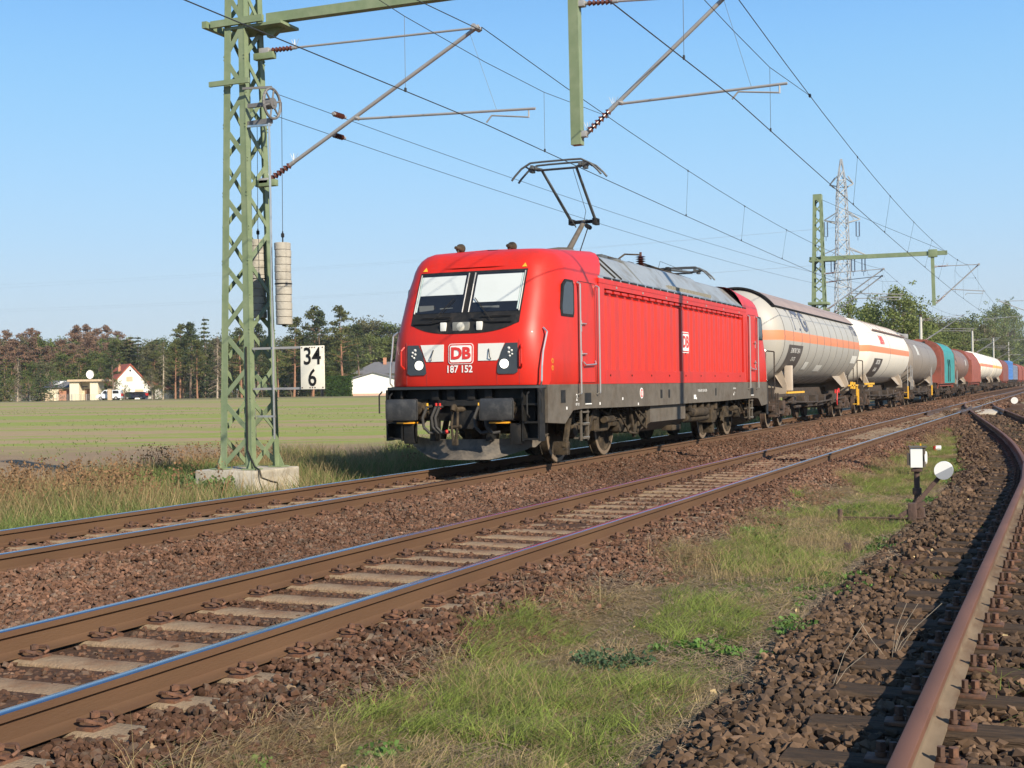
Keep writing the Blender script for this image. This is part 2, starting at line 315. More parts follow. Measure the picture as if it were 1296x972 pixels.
# concrete slab between the turnout rails
m = MB(); m.bbox(-4.15, -3.05, 62, 71, -.19, -.10, .02); m.build('crossing_slab', mat('pale slab', (.47,.41,.32), .9, var=.12, scale=2, bump=.3), origin=(-3.6,66,-.19), label='pale concrete slab lying between the turnout rails by the frog', cat='slab')
# sleepers with fastenings
def clip_mb(x, side):
    m = MB(); m.box(x-.06, x+.06, -.08, .08, -.176, -.160)
    m.tube((x,0,-.165), (x,0,-.095), .014, n=6); m.tube((x,0,-.125), (x,0,-.10), .024, n=6)
    for s in (-1, 1):
        pts = [(x+.055*side, s*.02, -.15), (x+.06*side, s*.055, -.135), (x+.02*side, s*.085, -.12), (x-.035*side, s*.075, -.125), (x-.06*side, s*.04, -.142)]
        m.path(pts, .010, n=5)
    return m
CM = []
_c = []
for k, (rx, sd) in enumerate(((-.75,-1),(-.75,1),(.75,-1),(.75,1))):
    _c.append((rx+sd*.115, sd))
def make_sleeper(label, group, x, y):
    t = thing('concrete_sleeper', (x, y, 0), label, 'sleeper', group)
    m = MB(); prof = [(-.15,-.36),(-.125,-.185),(-.105,-.174),(.105,-.174),(.125,-.185),(.15,-.36)]
    rows = []
    for xx, dz in ((-1.3,-.02),(-1.27,0),(-.45,0),(-.3,-.004),(.3,-.004),(.45,0),(1.27,0),(1.3,-.02)):
        rows.append([(x+xx, y+a, b+(dz if b > -.3 else 0)) for a, b in prof])
    m.grid(rows); m.add([p for p in rows[0]], [(0,1,2,3,4,5)]); m.add([p for p in rows[-1]], [(0,1,2,3,4,5)])
    m.build('sleeper_beam', SLEEP, t, smooth=30)
    for cx, sd in _c:
        mm = clip_mb(cx, sd); mm.v = [(a+x, b+y, c) for a, b, c in mm.v]; mm.build('rail_clip', CLIP, t, smooth=40)
    return t
sA = make_sleeper('concrete sleeper with rusty clips under the empty middle track', 'sleepers of the middle track', T2, 3.12)
ys2 = [3.12+.6*i for i in range(1, 172)]
for y in ys2:
    if y < 60: c = copy_tree(sA, loc=(T2, y, random.uniform(-.006,.004)), rz=random.uniform(-.012,.012))
    else:
        c = [q for q in sA.children if q.name.startswith('sleeper_beam')][0].copy(); COL.objects.link(c); c.parent = None; c.name = 'concrete_sleeper'; c.location = (T2, y, 0); tag(c, sA['label'], 'sleeper', sA['group'])
sB = make_sleeper('concrete sleeper with rusty clips under the train\'s track', 'sleepers of the train track', T1, 9.3)
for i in range(1, 126):
    y = 9.3+.6*i
    if y < 45: c = copy_tree(sB, loc=(T1, y, 0), rz=random.uniform(-.012,.012))
    else:
        c = [q for q in sB.children if q.name.startswith('sleeper_beam')][0].copy(); COL.objects.link(c); c.parent = None; c.name = 'concrete_sleeper'; c.location = (T1, y, 0); tag(c, sB['label'], 'sleeper', sB['group'])
# wooden sleepers of the siding
BOLT = CLIP
def wood_sleeper(x, y, w, half):
    t = thing('wooden_sleeper', (x, y, 0), 'dark weathered wooden sleeper under the rusty siding', 'sleeper', 'wooden sleepers of the siding')
    m = MB(); nseg = 10; rows = []
    for i in range(nseg+1):
        xx = -half+2*half*i/nseg; j = lambda: random.uniform(-.006,.006)
        rows.append([(x+xx, y-w/2+j(), -.34), (x+xx, y-w/2+j(), -.195+j()), (x+xx, y-w/2+.02, -.182+j()), (x+xx, y, -.176+j()*.6), (x+xx, y+w/2-.02, -.182+j()), (x+xx, y+w/2+j(), -.195+j()), (x+xx, y+w/2, -.34)])
    m.grid(rows); m.add(rows[0], [tuple(range(7))]); m.add(rows[-1], [tuple(range(7))]); m.build('sleeper_beam', WOOD, t, smooth=25)
    for rx in (-.75, .75):
        for sd in (-1, 1):
            mm = MB(); cx = x+rx+sd*.14; mm.bbox(cx-.07, cx+.055, y-.06, y+.06, -.18, -.162, .005)
            for bx, br in ((cx+.005*sd, .022), (cx-.045*sd, .018)):
                mm.tube((bx,y,-.165), (bx,y,-.105), .016, n=8); mm.tube((bx,y,-.135), (bx,y,-.098), br, n=6); mm.tube((bx,y,-.158),(bx,y,-.14), br*1.2, n=10)
            mm.build('chair_bolt', BOLT, t, smooth=40)
    return t
wv = [wood_sleeper(.15, 2.35+.66*k, .25, 1.3) for k in range(4)]
for k in range(4, 92):
    y = 2.35+.66*k
    if y > 62: break
    c = copy_tree(wv[k % 4], loc=(sx(y)+.75, y+random.uniform(-.03,.03), random.uniform(-.012,.004)), rz=random.uniform(-.03,.03))
for c in wv: pass
# ------------------------------------------------------------------ locomotive
LX = -9.50; LF = 20.1; LM = 29.0          # centre line, front plane, middle
loco = thing('electric_locomotive', (LX, LM, 0), 'bright red electric locomotive with raised pantograph heading the freight train', 'locomotive')
LV = [ # z, yf, wf, yc, ws
 (1.44,20.10,1.02,20.42,1.47),(1.50,20.085,1.04,20.45,1.49),(1.9,20.09,1.05,20.52,1.49),(2.2,20.11,1.05,20.62,1.49),(2.36,20.15,1.05,20.72,1.49),(2.55,20.23,1.05,20.85,1.49),(2.75,20.32,1.045,20.98,1.49),
 (3.0,20.44,1.04,21.12,1.49),(3.2,20.53,1.03,21.25,1.48),(3.36,20.61,1.02,21.35,1.455),(3.48,20.67,1.02,21.36,1.43),(3.58,20.73,1.01,21.36,1.38),(3.67,20.80,.99,21.36,1.31),(3.745,20.90,.96,21.38,1.21),(3.79,21.03,.90,21.45,1.09),(3.81,21.3,.80,21.65,.92)]
LVa = np.array(LV)
def fy(u, z):
    yf = np.interp(z, LVa[:,0], LVa[:,1]); wf = np.interp(z, LVa[:,0], LVa[:,2]); return float(yf+.03*(abs(u)/wf)**2)
def plan(l):
    z, yf, wf, yc, ws = l; pts = [(0,yf),(wf*.5,yf+.0075),(wf*.8,yf+.019),(wf,yf+.03)]
    p0, p1, p2 = (wf, yf+.03), (wf+(ws-wf)*.74, yf+.12), (ws, yc)
    for t in (.18,.36,.54,.72,.86,1): pts.append(((1-t)**2*p0[0]+2*t*(1-t)*p1[0]+t*t*p2[0], (1-t)**2*p0[1]+2*t*(1-t)*p1[1]+t*t*p2[1]))
    ye = 22.98+.7*min(1, max(0, (z-3.3)/.5))
    for t in (.25,.5,.75,1): pts.append((ws, yc+(ye-yc)*t))
    out = []
    for u, y in pts: out.append((u, y, z+(.19*max(0,(y-20.8))/2.8*min(1,max(0,(z-3.3)/.4)))))
    return out
def Lp(u, v, z, mir=False): return (LX+u, (2*LM-v) if mir else v, z)
def cab(mir):
    m = MB(); R_ = [plan(l) for l in LV]
    for sg in (1, -1): m.grid([[Lp(sg*u, y, z, mir) for u, y, z in r] for r in R_])
    top = R_[-1]; m.grid([[Lp(u, y, z, mir) for u, y, z in top], [Lp(0, y, z+.02, mir) for u, y, z in top], [Lp(-u, y, z, mir) for u, y, z in top]])
    bm = bmesh.new(); return m
for mir in (False, True):
    m = cab(mir); o = m.build('cab_shell', RED, loco, smooth=50)
    bm = bmesh.new(); bm.from_mesh(o.data); bmesh.ops.remove_doubles(bm, verts=bm.verts, dist=.002); bmesh.ops.recalc_face_normals(bm, faces=bm.faces); bm.to_mesh(o.data); bm.free(); o.data.polygons.foreach_set('use_smooth', [True]*len(o.data.polygons)); o.data.set_sharp_from_angle(angle=RAD(21))
# side walls with ribs
V0, V1 = 22.98, 2*LM-22.98
for sg in (1, -1):
    m = MB(); X = lambda u: LX+sg*u
    def sb(u0, u1, a, b, c, d): m.box(min(X(u0),X(u1)), max(X(u0),X(u1)), a, b, c, d)
    sb(1.30,1.485, V0, V0+.32, 1.44, 3.40); sb(1.30,1.485, V1-.32, V1, 1.44, 3.40)
    sb(1.30,1.487, V0+.32, V1-.32, 1.44, 1.70); sb(1.30,1.487, V0+.32, V1-.32, 3.24, 3.40); sb(1.30,1.39, V0+.32, V1-.32, 1.70, 3.24)
    sb(1.40,1.495, V0-.02, V1+.02, 3.33, 3.415)
    a, b = V0+.36, V1-.36; n = 24; p = (b-a)/n
    for i in range(n):
        y0 = a+i*p+.03; y1 = a+(i+1)*p-.03
        vs = [(X(u), y, z) for z in (1.70, 3.10) for y, u in ((y0,1.388),(y0+.075,1.474),(y1-.075,1.474),(y1,1.388))]
        m.add(vs+[(X(1.388), y0+.09, 3.14), (X(1.388), y1-.09, 3.14)], [(0,1,5,4),(1,2,6,5),(2,3,7,6),(5,6,9,8),(4,5,8),(6,7,9)])
        sb(1.40,1.478, y0+.07, y1-.0, 3.17, 3.215)
    o = m.build('side_wall', RED, loco, smooth=25)
# rubbing strip rivets + small lashing eyes
for i in range(9):
    m = MB(); y = V0+.6+i*1.33; m.tube((LX+1.488,y,1.60),(LX+1.498,y,1.60),.02,n=8); m.build('side_fastener', BLACK, loco)
for i in range(7):
    m = MB(); y = V0+1.0+i*1.7; m.box(LX+1.485,LX+1.50,y,y+.05,3.27,3.31); m.build('side_lashing_eye', GALV, loco)
# roof over the machine room
m = MB(); pr_ = [(1.475,3.415),(1.44,3.47),(1.02,3.93),(.90,3.985),(0,4.02)]; pr_ = pr_+[(-a, b) for a, b in pr_[-2::-1]]
ya, yb = V0+.05, V1-.05; cuts = [ya+.0, 24.1, 25.9, 28.2, 31.4, 33.2, yb]
for k, (a, b) in enumerate(zip(cuts, cuts[1:])):
    dz = .05 if k in (2, 3) else 0; vs = [[(LX+u, y, z+(dz if abs(u) < 1.2 else dz*.2)) for u, z in pr_] for y in (a+.012+(.0 if a > ya else .0), b-.012)]
    m.grid(vs); m.grid([[(LX+u, y, z+dz*.5-.05) for u, z in pr_] for y in (b-.012, b+.012)])
    for y in (a+.012, b-.012): m.grid([[(LX+u, y, z+(dz if abs(u) < 1.2 else dz*.2)) for u, z in pr_], [(LX+u, y, z-.07) for u, z in pr_]])
roof = m.build('machine_roof', SILVER, loco, smooth=20)
m = MB()
for i in range(22):
    y = ya+.3+i*.54; m.box(LX+1.455, LX+1.49, y, y+.38, 3.42, 3.455)
for y in (24.1, 24.5): m.bar((LX+1.44,y,3.49),(LX+1.02,y-.3,3.95),.05,.02)
m.build('roof_edge_vent', BLACK, roof)
m = MB()
for k, y in enumerate(np.arange(27.9, 31.6, .13)): m.box(LX+1.28, LX+1.41, y, y+.07, 3.52+0, 3.60)
m.build('roof_grille', mat('grille beige', (.24,.22,.17), .6), roof)
# cab front fittings
def fpatch(name, mt, lowf, highf, u0, u1, off, n=14, k=5, parent=loco, th=.012):
    m = MB(); us = np.linspace(u0, u1, n)
    A = [[(LX+u, fy(u, z)-off, z) for z in np.linspace(lowf(u), highf(u), k)] for u in us]; B = [[(x, y+th, z) for x, y, z in r] for r in A]
    m.grid(A); m.grid(B); m.grid([A[0], B[0]]); m.grid([A[-1], B[-1]]); m.grid([[r[0] for r in A], [r[0] for r in B]]); m.grid([[r[-1] for r in A], [r[-1] for r in B]])
    return m.build(name, mt, parent, smooth=60)
low = lambda u: 2.33+.17*(abs(u)/1.0)**3.2 if abs(u) < 1.0 else 2.5
mask = fpatch('windscreen_surround', BLACK, low, lambda u: 3.435, -1.02, 1.02, .008, n=30, k=9)
for a, b, bl in ((-.99,-.055, 3.02), (.065, .99, 2.87)):
    g = fpatch('windscreen', GLASSB, lambda u: 2.70, lambda u: 3.40, a, b, .014, n=8, k=8)
    fpatch('sun_blind', BLIND, lambda u: bl, lambda u: 3.36, a+.05, b-.05, .019, n=8, k=6, parent=g, th=.004)
    for uu in (a, b): mm = MB(); mm.path([(LX+uu, fy(uu, z)-.022, z) for z in np.linspace(2.70, 3.40, 8)], .012, n=6); mm.build('windscreen_trim', GALV, g)
    fpatch('blind_edge', mat('tinted pale edge', (.45,.55,.52), .3), lambda u: 2.73, lambda u: 3.36, a+.015 if a < 0 else b-.045, a+.045 if a < 0 else b-.015, .018, n=3, k=6, parent=g, th=.004)
m = MB()   # cab desk silhouettes visible low in the glass
for (u0,u1,z0,z1) in ((-.9,-.62,2.74,2.84),(-.5,-.25,2.73,2.79),(.25,.62,2.73,2.80)):
    m.box(LX+u0, LX+u1, fy(0,2.8)-.022, fy(0,2.8)-.012, z0, z1)
m.build('cab_desk', mat('desk grey', (.12,.13,.13), .6), loco)
def disc(name, u, z, r, mt, off=.02, depth=.03, parent=loco, n=24):
    y = fy(u, z)-off; m = MB(); m.lathe([(0,-depth*.5),(r*.6,-depth*.35),(r,0),(r,depth)], (LX+u, y, z), 'y', n); return m.build(name, mt, parent)
m = MB(); y = fy(0,2.44); m.bbox(LX-.19,LX+.13,y-.03,y+.02,2.37,2.53,.02); th = m.build('top_lamp_housing', mat('lamp tray', (.2,.2,.18), .5), loco)
disc('top_headlight', -.03, 2.45, .075, LENS, .035, parent=loco)
for u in (-.36, .32):
    m = MB(); y = fy(u,2.46); m.bbox(LX+u-.05,LX+u+.05,y-.06,y+.01,2.38,2.53,.012); m.build('small_lamp_box', OFFW, loco)
# wipers
for s, (a, b) in ((1,((-.95,2.52),(-.25,2.58))), (1,((.15,2.58),(.9,2.52)))):
    m = MB(); m.path([(LX+u, fy(u,z)-.04, z) for u, z in (a, ((a[0]+b[0])/2,(a[1]+b[1])/2-.03), b)], .012); m.path([(LX+u, fy(u,z)-.05, z) for u, z in (((a[0]+b[0])/2,2.55), (b[0] if a[0]<0 else a[0], 2.95))], .008)
    m.path([(LX+u, fy(u,z)-.045, z) for u, z in (((a[0]+b[0])/2-.2,2.62), ((a[0]+b[0])/2+.35,2.62))], .01)
    m.build('wiper', BLACK, loco)
# lamp housings
for s in (-1, 1):
    hi = 2.155; m = MB(); pol = [(1.035,1.66),(1.035,2.15),(.82,2.15),(.74,2.0),(.68,1.8),(.665,1.66),(.70,1.63),(.98,1.63)]
    pol = [(s*a-.02*0, b) for a, b in pol]; m.prism(pol, lambda a, b, t: (LX+a, fy(a, b)+t, b), -.018, .02); h = m.build('lamp_housing', mat('housing slate', (.035,.04,.045), .25, coat=.4), loco)
    disc('headlight', s*.80, 1.80, .078, LAMP, .03, parent=h); m = MB(); 
    for (a, b, r) in ((.88,2.06,.028),(.93,2.02,.022),(.88,1.99,.025),(.94,1.96,.018),(.90,1.93,.02)): m.lathe([(0,-.02),(r,0),(r,.02)], (LX+s*a, fy(a,b)-.022, b), 'y', 10)
    m.build('led_cluster', mat('led grey', (.5,.5,.48), .3), h)
    pol = [(.80,2.15),(.32,2.15),(.32,1.86),(.665,1.86),(.70,1.9),(.74,2.02)] if s > 0 else [(-.78,2.15),(-.33,2.15),(-.33,1.86),(-.66,1.86),(-.70,1.95),(-.74,2.05)]
    m = MB(); m.prism(pol, lambda a, b, t: (LX+a, fy(a, b)+t, b), -.012, .01); st = m.build('white_panel', OFFW, loco)
    m = MB(); m.path([(LX+s*.52, fy(.5,2.04)-.02, 2.06), (LX+s*.55, fy(.5,1.9)-.05, 1.93), (LX+s*.56, fy(.5,1.9)-.02, 1.88)], .008); m.build('flag_hook', BLACK, st)
    m = MB(); m.path([(LX+s*1.10, fy(1.05,2.1)-.01, 2.12), (LX+s*1.13, fy(1.05,2)-.07, 2.05), (LX+s*1.13, fy(1.05,1.9)-.07, 1.80), (LX+s*1.10, fy(1.05,1.7)+.0, 1.74)], .018); m.build('grab_handle', RED, loco)
    m = MB(); m.prism([(-.045,0),(.045,0),(0,.07)], lambda a, b, t: (LX+s*.95+a, fy(.95, 3.47+b)+t, 3.47+b), -.012, .01); m.build('warning_triangle', YEL, loco)
def rrect(w, h, r, n=5):
    pts = []
    for cx, cy, a0 in ((w/2-r,h/2-r,0),(-w/2+r,h/2-r,90),(-w/2+r,-h/2+r,180),(w/2-r,-h/2+r,270)):
        for i in range(n+1): g = RAD(a0+90*i/n); pts.append((cx+r*math.cos(g), cy+r*math.sin(g)))
    return pts
def front_decal(name, pol, u, z, mt, off, parent=loco):
    m = MB(); m.prism(pol, lambda a, b, t: (LX+u+a, fy(u+a, z+b)+t, z+b), -off, .01-off*.5); return m.build(name, mt, parent)
def front_text(name, txt, size, u, z, mt, off, bold, xs=1, parent=loco):
    v, f = text_pts(txt, size, bold, xs); m = MB(); m.add([(LX+u+a, fy(u+a, z+b)-off, z+b) for a, b in v], f); return m.build(name, mt, parent, smooth=0)
lg = front_decal('railway_logo', rrect(.48,.36,.06), 0, 1.985, RED, .008)
front_decal('logo_outline', rrect(.47,.35,.055), 0, 1.985, WHITE, .012, lg); front_decal('logo_ring', rrect(.448,.328,.05), 0, 1.985, RED, .015, lg)
front_decal('logo_field', rrect(.405,.285,.035), 0, 1.985, WHITE, .018, lg); front_text('logo_letters', 'DB', .27, 0, 1.985, REDP, .025, .012, 1.05, lg)
front_text('fleet_number', '187 152', .17, -.03, 1.72, WHITE, .012, .004, .9)
# lines (panel joints) on the front
m = MB()
for u, z0, z1 in ((-.66,1.46,1.64),(.66,1.46,1.64),(1.06,1.46,2.2),(-1.06,1.46,2.2)):
    m.path([(LX+u, fy(min(abs(u),1.05),z)-.004+ (0.0), z) for z in (z0,(z0+z1)/2,z1)], .004, n=4)
m.build('panel_joint', mat('joint dark red', (.25,.01,.01), .6), loco)
# roof cowl panel on cab front top
m = MB(); rows = []
for z in np.linspace(3.50, 3.80, 7):
    w = .72+.03*math.sin((z-3.5)/.3*PI); rows.append([(LX+u, fy(u, z)-(.028 if abs(u) < w-.01 else -.01), z) for u in (-w-.05,-w,-w*.5,0,w*.5,w,w+.05)])
m.grid(rows); m.build('roof_cowl', RED, loco, smooth=60)
# horns
for u, y in ((-.62, 21.35), (.33, 21.5)):
    m = MB(); m.lathe([(0,-.1),(.03,-.1),(.035,0),(.085,.08),(.09,.13),(.0,.14)], (LX+u, y, 3.93), 'y', 14); m.tube((LX+u,y,3.8),(LX+u,y,3.92),.02); m.build('horn', UNDER, loco)
# side: cab window, door, handrails, both cabs (near side) and the far side
for mir in (False, True):
    for sg in (1, -1):
        X = LX+sg*1.49; Y = (lambda v: 2*LM-v) if mir else (lambda v: v)
        pol = [(20.98,2.62),(21.58,2.62),(21.62,2.70),(21.62,3.20),(21.56,3.27),(21.22,3.27),(21.08,3.18),(20.95,2.75)]
        m = MB(); m.prism([(Y(a), b) for a, b in pol], lambda a, b, t: (X+sg*t, a, b), -.02, .012); w = m.build('side_window', BLACK, loco, smooth=0)
        c = (21.31, 2.95); m = MB(); m.prism([(Y(c[0]+(a-c[0])*.8), c[1]+(b-c[1])*.87) for a, b in pol], lambda a, b, t: (X+sg*t, a, b), .0, .016); m.build('window_glass', GLASSB, w, smooth=0)
        m = MB(); a, b = sorted((Y(21.86), Y(22.72))); m.box(min(X-.01*sg,X+.006*sg), max(X-.01*sg,X+.006*sg), a, b, 1.47, 3.27); d = m.build('cab_door', RED, loco)
        m = MB()
        for yy in (a, b): m.box(min(X,X+.008*sg), max(X,X+.008*sg), yy-.006, yy+.006, 1.47, 3.27)
        for zz in (3.27,): m.box(min(X,X+.008*sg), max(X,X+.008*sg), a, b, zz, zz+.012)
        m.build('door_seal', BLACK, d)
        for zz, l in ((2.52,.20),(1.98,.20)):
            m = MB(); y0 = Y(21.95); y1 = Y(21.95+l); m.tube((X+sg*.04,y0,zz),(X+sg*.04,y1,zz),.014); m.tube((X,y0,zz),(X+sg*.04,y0,zz),.014); m.box(min(X,X+sg*.02),max(X,X+sg*.02),y0-.03,y0+.03,zz-.14,zz+.06); m.build('door_handle', STEEL, d)
        m = MB(); m.path([(X+sg*.03,Y(22.0),1.84),(X+sg*.06,Y(22.05),1.78),(X+sg*.06,Y(22.6),1.80),(X+sg*.03,Y(22.64),1.86)],.014)
        m.build('door_handle', STEEL, d)
        for v in (21.79, 22.80):
            m = MB(); m.path([(X, Y(v), 3.25),(X+sg*.06, Y(v), 3.22),(X+sg*.06, Y(v), 1.28),(X, Y(v), 1.25)], .018, n=8); m.build('door_handrail', STEEL, loco)
        m = MB(); pts = [(1.28,20.43,2.40),(1.36,20.40,2.33),(1.33,20.28,2.0),(1.33,20.22,1.75),(1.33,20.20,1.50),(1.30,20.24,1.44)]
        m.path([(LX+sg*(u+.10), Y(v), z) for u, v, z in pts], .017, n=8); m.build('corner_handrail', STEEL, loco)
m = MB()   # yellow socket markings
for z in (1.72, 1.84): m.lathe([(.03,0),(.042,.0),(.042,.006),(.03,.006)], (LX+1.49, 20.55, z), 'x', 12)
m.build('socket_marking', YEL, loco)
# side logo and lettering
def side_text(name, txt, size, v, z, mt, off=1.495, bold=0, xs=1, parent=loco, base=LX):
    a_, f = text_pts(txt, size, bold, xs); m = MB(); m.add([(base+off, v+a, z+b) for a, b in a_], f); return m.build(name, mt, parent, smooth=0)
m = MB(); m.prism(rrect(.62,.48,.07), lambda a, b, t: (LX+1.47+t, 28.95+a, 2.36+b), 0, .005); sl_ = m.build('railway_logo', WHITE, loco)
m = MB(); m.prism(rrect(.58,.44,.05), lambda a, b, t: (LX+1.475+t, 28.95+a, 2.36+b), 0, .003); m.build('logo_ring', RED, sl_)
m = MB(); m.prism(rrect(.52,.385,.03), lambda a, b, t: (LX+1.478+t, 28.95+a, 2.36+b), 0, .003); m.build('logo_field', WHITE, sl_)
side_text('logo_letters', 'DB', .36, 28.95, 2.36, REDP, 1.484, .014, 1.05, sl_)
# frame / solebar
m = MB()
def both(fn):
    for sg in (1,-1): fn(sg)
def solebar(sg):
    pol = [(20.34,1.44),(20.34,.80),(21.15,.76),(21.55,.98),(22.05,1.0),(26.0,.97),(32.0,.97),(35.95,1.0),(36.45,.98),(36.85,.76),(37.66,.80),(37.66,1.44)]
    m.prism(pol, lambda a, b, t: (LX+sg*t, a, b), 1.25, 1.478)
both(solebar); m.box(LX-1.25, LX+1.25, 20.45, 37.55, 1.0, 1.44)
fr = m.build('solebar', GREYF, loco, smooth=20)
m = MB()
for v, z0, z1, w in ((20.95,1.12,1.34,.22),(22.15,1.08,1.28,.34),(26.9,1.12,1.30,.14),(27.5,1.12,1.30,.12),(31.6,1.12,1.30,.12),(35.5,1.08,1.28,.34)): m.box(LX+1.47, LX+1.482, v, v+w, z0, z1)
m.build('frame_recess', BLACK, fr)
m = MB()
for v in (22.17, 35.52): m.box(LX+1.47, LX+1.50, v, v+.30, 1.07, 1.09)
for v,z in ((21.2,1.0),(22.95,1.05),(24.3,1.12),(25.3,1.0),(29.8,1.05),(33.5,1.1)): m.box(LX+1.478, LX+1.484, v, v+.05, z, z+.05)
m.box(LX+1.478, LX+1.484, 29.6, 29.78, 1.06, 1.16); m.build('frame_marking', WHITE, fr)
for txt, sz, v, z in (('2', .17, 21.72, 1.20), ('187 152', .06, 21.75, 1.08), ('91 80 6187 152-4 D-DB', .085, 30.35, 1.25), ('LBü 18,90 m', .06, 33.6, 1.28), ('87 t', .06, 33.6, 1.17)): side_text('frame_lettering', txt, sz, v, z, WHITE, 1.486, .001, 1, fr)
m = MB(); m.lathe([(0,.006),(.11,.006),(.11,0)], (LX+1.48, 25.55, 1.24), 'x', 20); e = m.build('round_emblem', WHITE, loco); m = MB(); m.lathe([(0,.009),(.085,.009),(.085,0)], (LX+1.48, 25.55, 1.24), 'x', 20); m.build('emblem_centre', REDP, e); m = MB(); m.box(LX+1.485,LX+1.493,25.52,25.58,1.19,1.29); m.build('emblem_bar', WHITE, e)
# headstock, deck, steps
for mir in (False, True):
    Y = (lambda v: 2*LM-v) if mir else (lambda v: v)
    def yb(a, b): return (min(Y(a),Y(b)), max(Y(a),Y(b)))
    m = MB(); a, b = yb(20.22, 20.46); m.bbox(LX-1.30, LX+1.30, a, b, .84, 1.42, .01); a, b = yb(19.96, 20.5)
    hs = m.build('headstock', BLACK, loco)
    m = MB(); pol = [(-1.42,20.08),(-1.2,19.96),(1.2,19.96),(1.42,20.08),(1.48,20.5),(-1.48,20.5)]; m.prism(pol, lambda p, q, t: (LX+p, Y(q), t), 1.385, 1.43); m.build('front_deck', mat('deck dark', (.04,.042,.045), .4), loco)
    m = MB()
    for u in (-.5,-.2,.18,.5): a, b = yb(20.08, 20.3); m.bbox(LX+u-.07, LX+u+.07, a, b, 1.2, 1.385, .01)
    a, b = yb(20.1,20.26); m.box(LX-.45, LX+.45, a, b, 1.1, 1.2); m.bbox(LX-.22,LX+.22,a,b,.70,1.02,.02); m.build('deck_bracket', BLACK, hs)
    for sg in (1, -1):
        # corner steps
        m = MB(); a, b = yb(20.05, 20.3); x0, x1 = sorted((LX+sg*1.12, LX+sg*1.44))
        m.box(x0, x0+.03, a, b, .50, 1.385); m.box(x1-.03, x1, a, b, .50, 1.385); m.box(x0+.03, x1-.03, max(a,b)-.02, max(a,b), .52, 1.385)
        for z in (.52, .80, 1.1): m.box(x0+.03, x1-.03, a, b-.02, z, z+.03)
        m.build('corner_step', BLACK, loco)
        m = MB(); m.path([(LX+sg*1.28, Y(19.98), 1.32),(LX+sg*1.28, Y(19.9), 1.28),(LX+sg*1.28, Y(19.9), .95),(LX+sg*1.28, Y(20.0), .90)], .016); m.path([(LX+sg*1.48, Y(20.0), 1.36),(LX+sg*1.52, Y(19.96), 1.30),(LX+sg*1.52, Y(19.96), .98)], .014); m.build('step_handle', BLACK, loco)
        # buffer
        bx = LX+sg*.875; m = MB(); a, b = yb(19.54, 19.59); m.bbox(bx-.30, bx+.30, a, b, .865, 1.235, .045)
        bu = m.build('buffer', BUF, loco, smooth=50); m = MB()
        y0, y1, y2 = Y(19.585), Y(19.9), Y(20.24); m.tube((bx,y0,1.05),(bx,y1,1.05),.085,n=16); m.tube((bx,y1,1.05),(bx,y2,1.05),.13,n=16); a, b = yb(20.17,20.225); m.bbox(bx-.19,bx+.19,a,b,.88,1.22,.01)
        m.build('buffer_shank', UNDER, bu)
        m = MB(); a, b = yb(20.0,20.2); m.box(bx-.33, bx-.02, a, b, .80, .825); m.build('buffer_step', ORANGE, loco)
        m = MB(); m.bbox(LX+sg*1.0-.1, LX+sg*1.0+.1, *yb(20.05,20.2), .45, .8, .02); m.build('sand_bracket', BLACK, loco)
    # coupling
    m = MB(); m.path([(LX,Y(20.2),1.04),(LX,Y(19.86),1.04),(LX,Y(19.78),1.10),(LX,Y(19.74),1.02)], .045, n=8); m.path([(LX+.04,Y(19.84),1.0),(LX+.05,Y(19.8),.75),(LX+.02,Y(19.8),.52)], .025); m.path([(LX-.05,Y(19.84),1.0),(LX-.05,Y(19.78),.78),(LX-.02,Y(19.78),.52)], .022); m.tube((LX-.1,Y(19.8),.74),(LX+.12,Y(19.8),.76),.028); m.bbox(LX-.04,LX+.05,*yb(19.76,19.84),.44,.54,.01)
    m.build('screw_coupling', UNDER, loco)
    for u, z, c in ((-.62,1.02,0),(-.45,1.02,0),(-.38,1.0,1),(.35,1.0,0),(.55,.98,0)):
        m = MB(); m.path([(LX+u,Y(20.2),1.1),(LX+u,Y(20.0),1.08),(LX+u-.05,Y(19.93),.9),(LX+u-.02,Y(19.92),.74),(LX+u+.08,Y(19.95),.64),(LX+u+.2,Y(20.0),.66)], .026, n=8); h = m.build('brake_hose', mat('rubber', (.03,.028,.026), .7), loco)
        m = MB(); m.tube((LX+u,Y(20.02),1.05),(LX+u,Y(20.02),1.15),.02); m.build('hose_cock', REDP if c or u == -.45 else YEL, h)
    m = MB(); m.lathe([(0,-.03),(.04,0),(0,.03)], (LX-.22,Y(19.95),.66), 'y', 10); m.build('red_coupler_cap', REDP, loco)
    # plough: flared curved blade
    m = MB(); rows = []
    for z, o in ((.19,-.02),(.23,.02),(.30,.09),(.37,.14),(.45,.17),(.53,.18)):
        row = []
        for u in np.linspace(-1, 1, 17):
            w = 1.02+(z-.16)*.95; yy = 19.90+.55*abs(u)**1.6+o; zz = z+(.0 if abs(u) < .55 else (abs(u)-.55)*.35*(1 if z < .3 else .5)); row.append((LX+u*w, Y(yy), zz))
        rows.append(row)
    m.grid(rows); m.grid([[(x, y+(.02 if not mir else -.02), z) for x, y, z in r] for r in rows]); m.grid([rows[0], [(x, y+(.02 if not mir else -.02), z) for x, y, z in rows[0]]])
    pg = m.build('snow_plough', mat('plough grey', (.12,.10,.078), .65, var=.2, scale=6, col2=(.045,.04,.035), cscale=5), loco, smooth=40)
    for u in (-.55, .5): m = MB(); m.bbox(LX+u-.05, LX+u+.05, *yb(20.06,20.3), .5, .9, .01); m.build('plough_bracket', BLACK, pg)
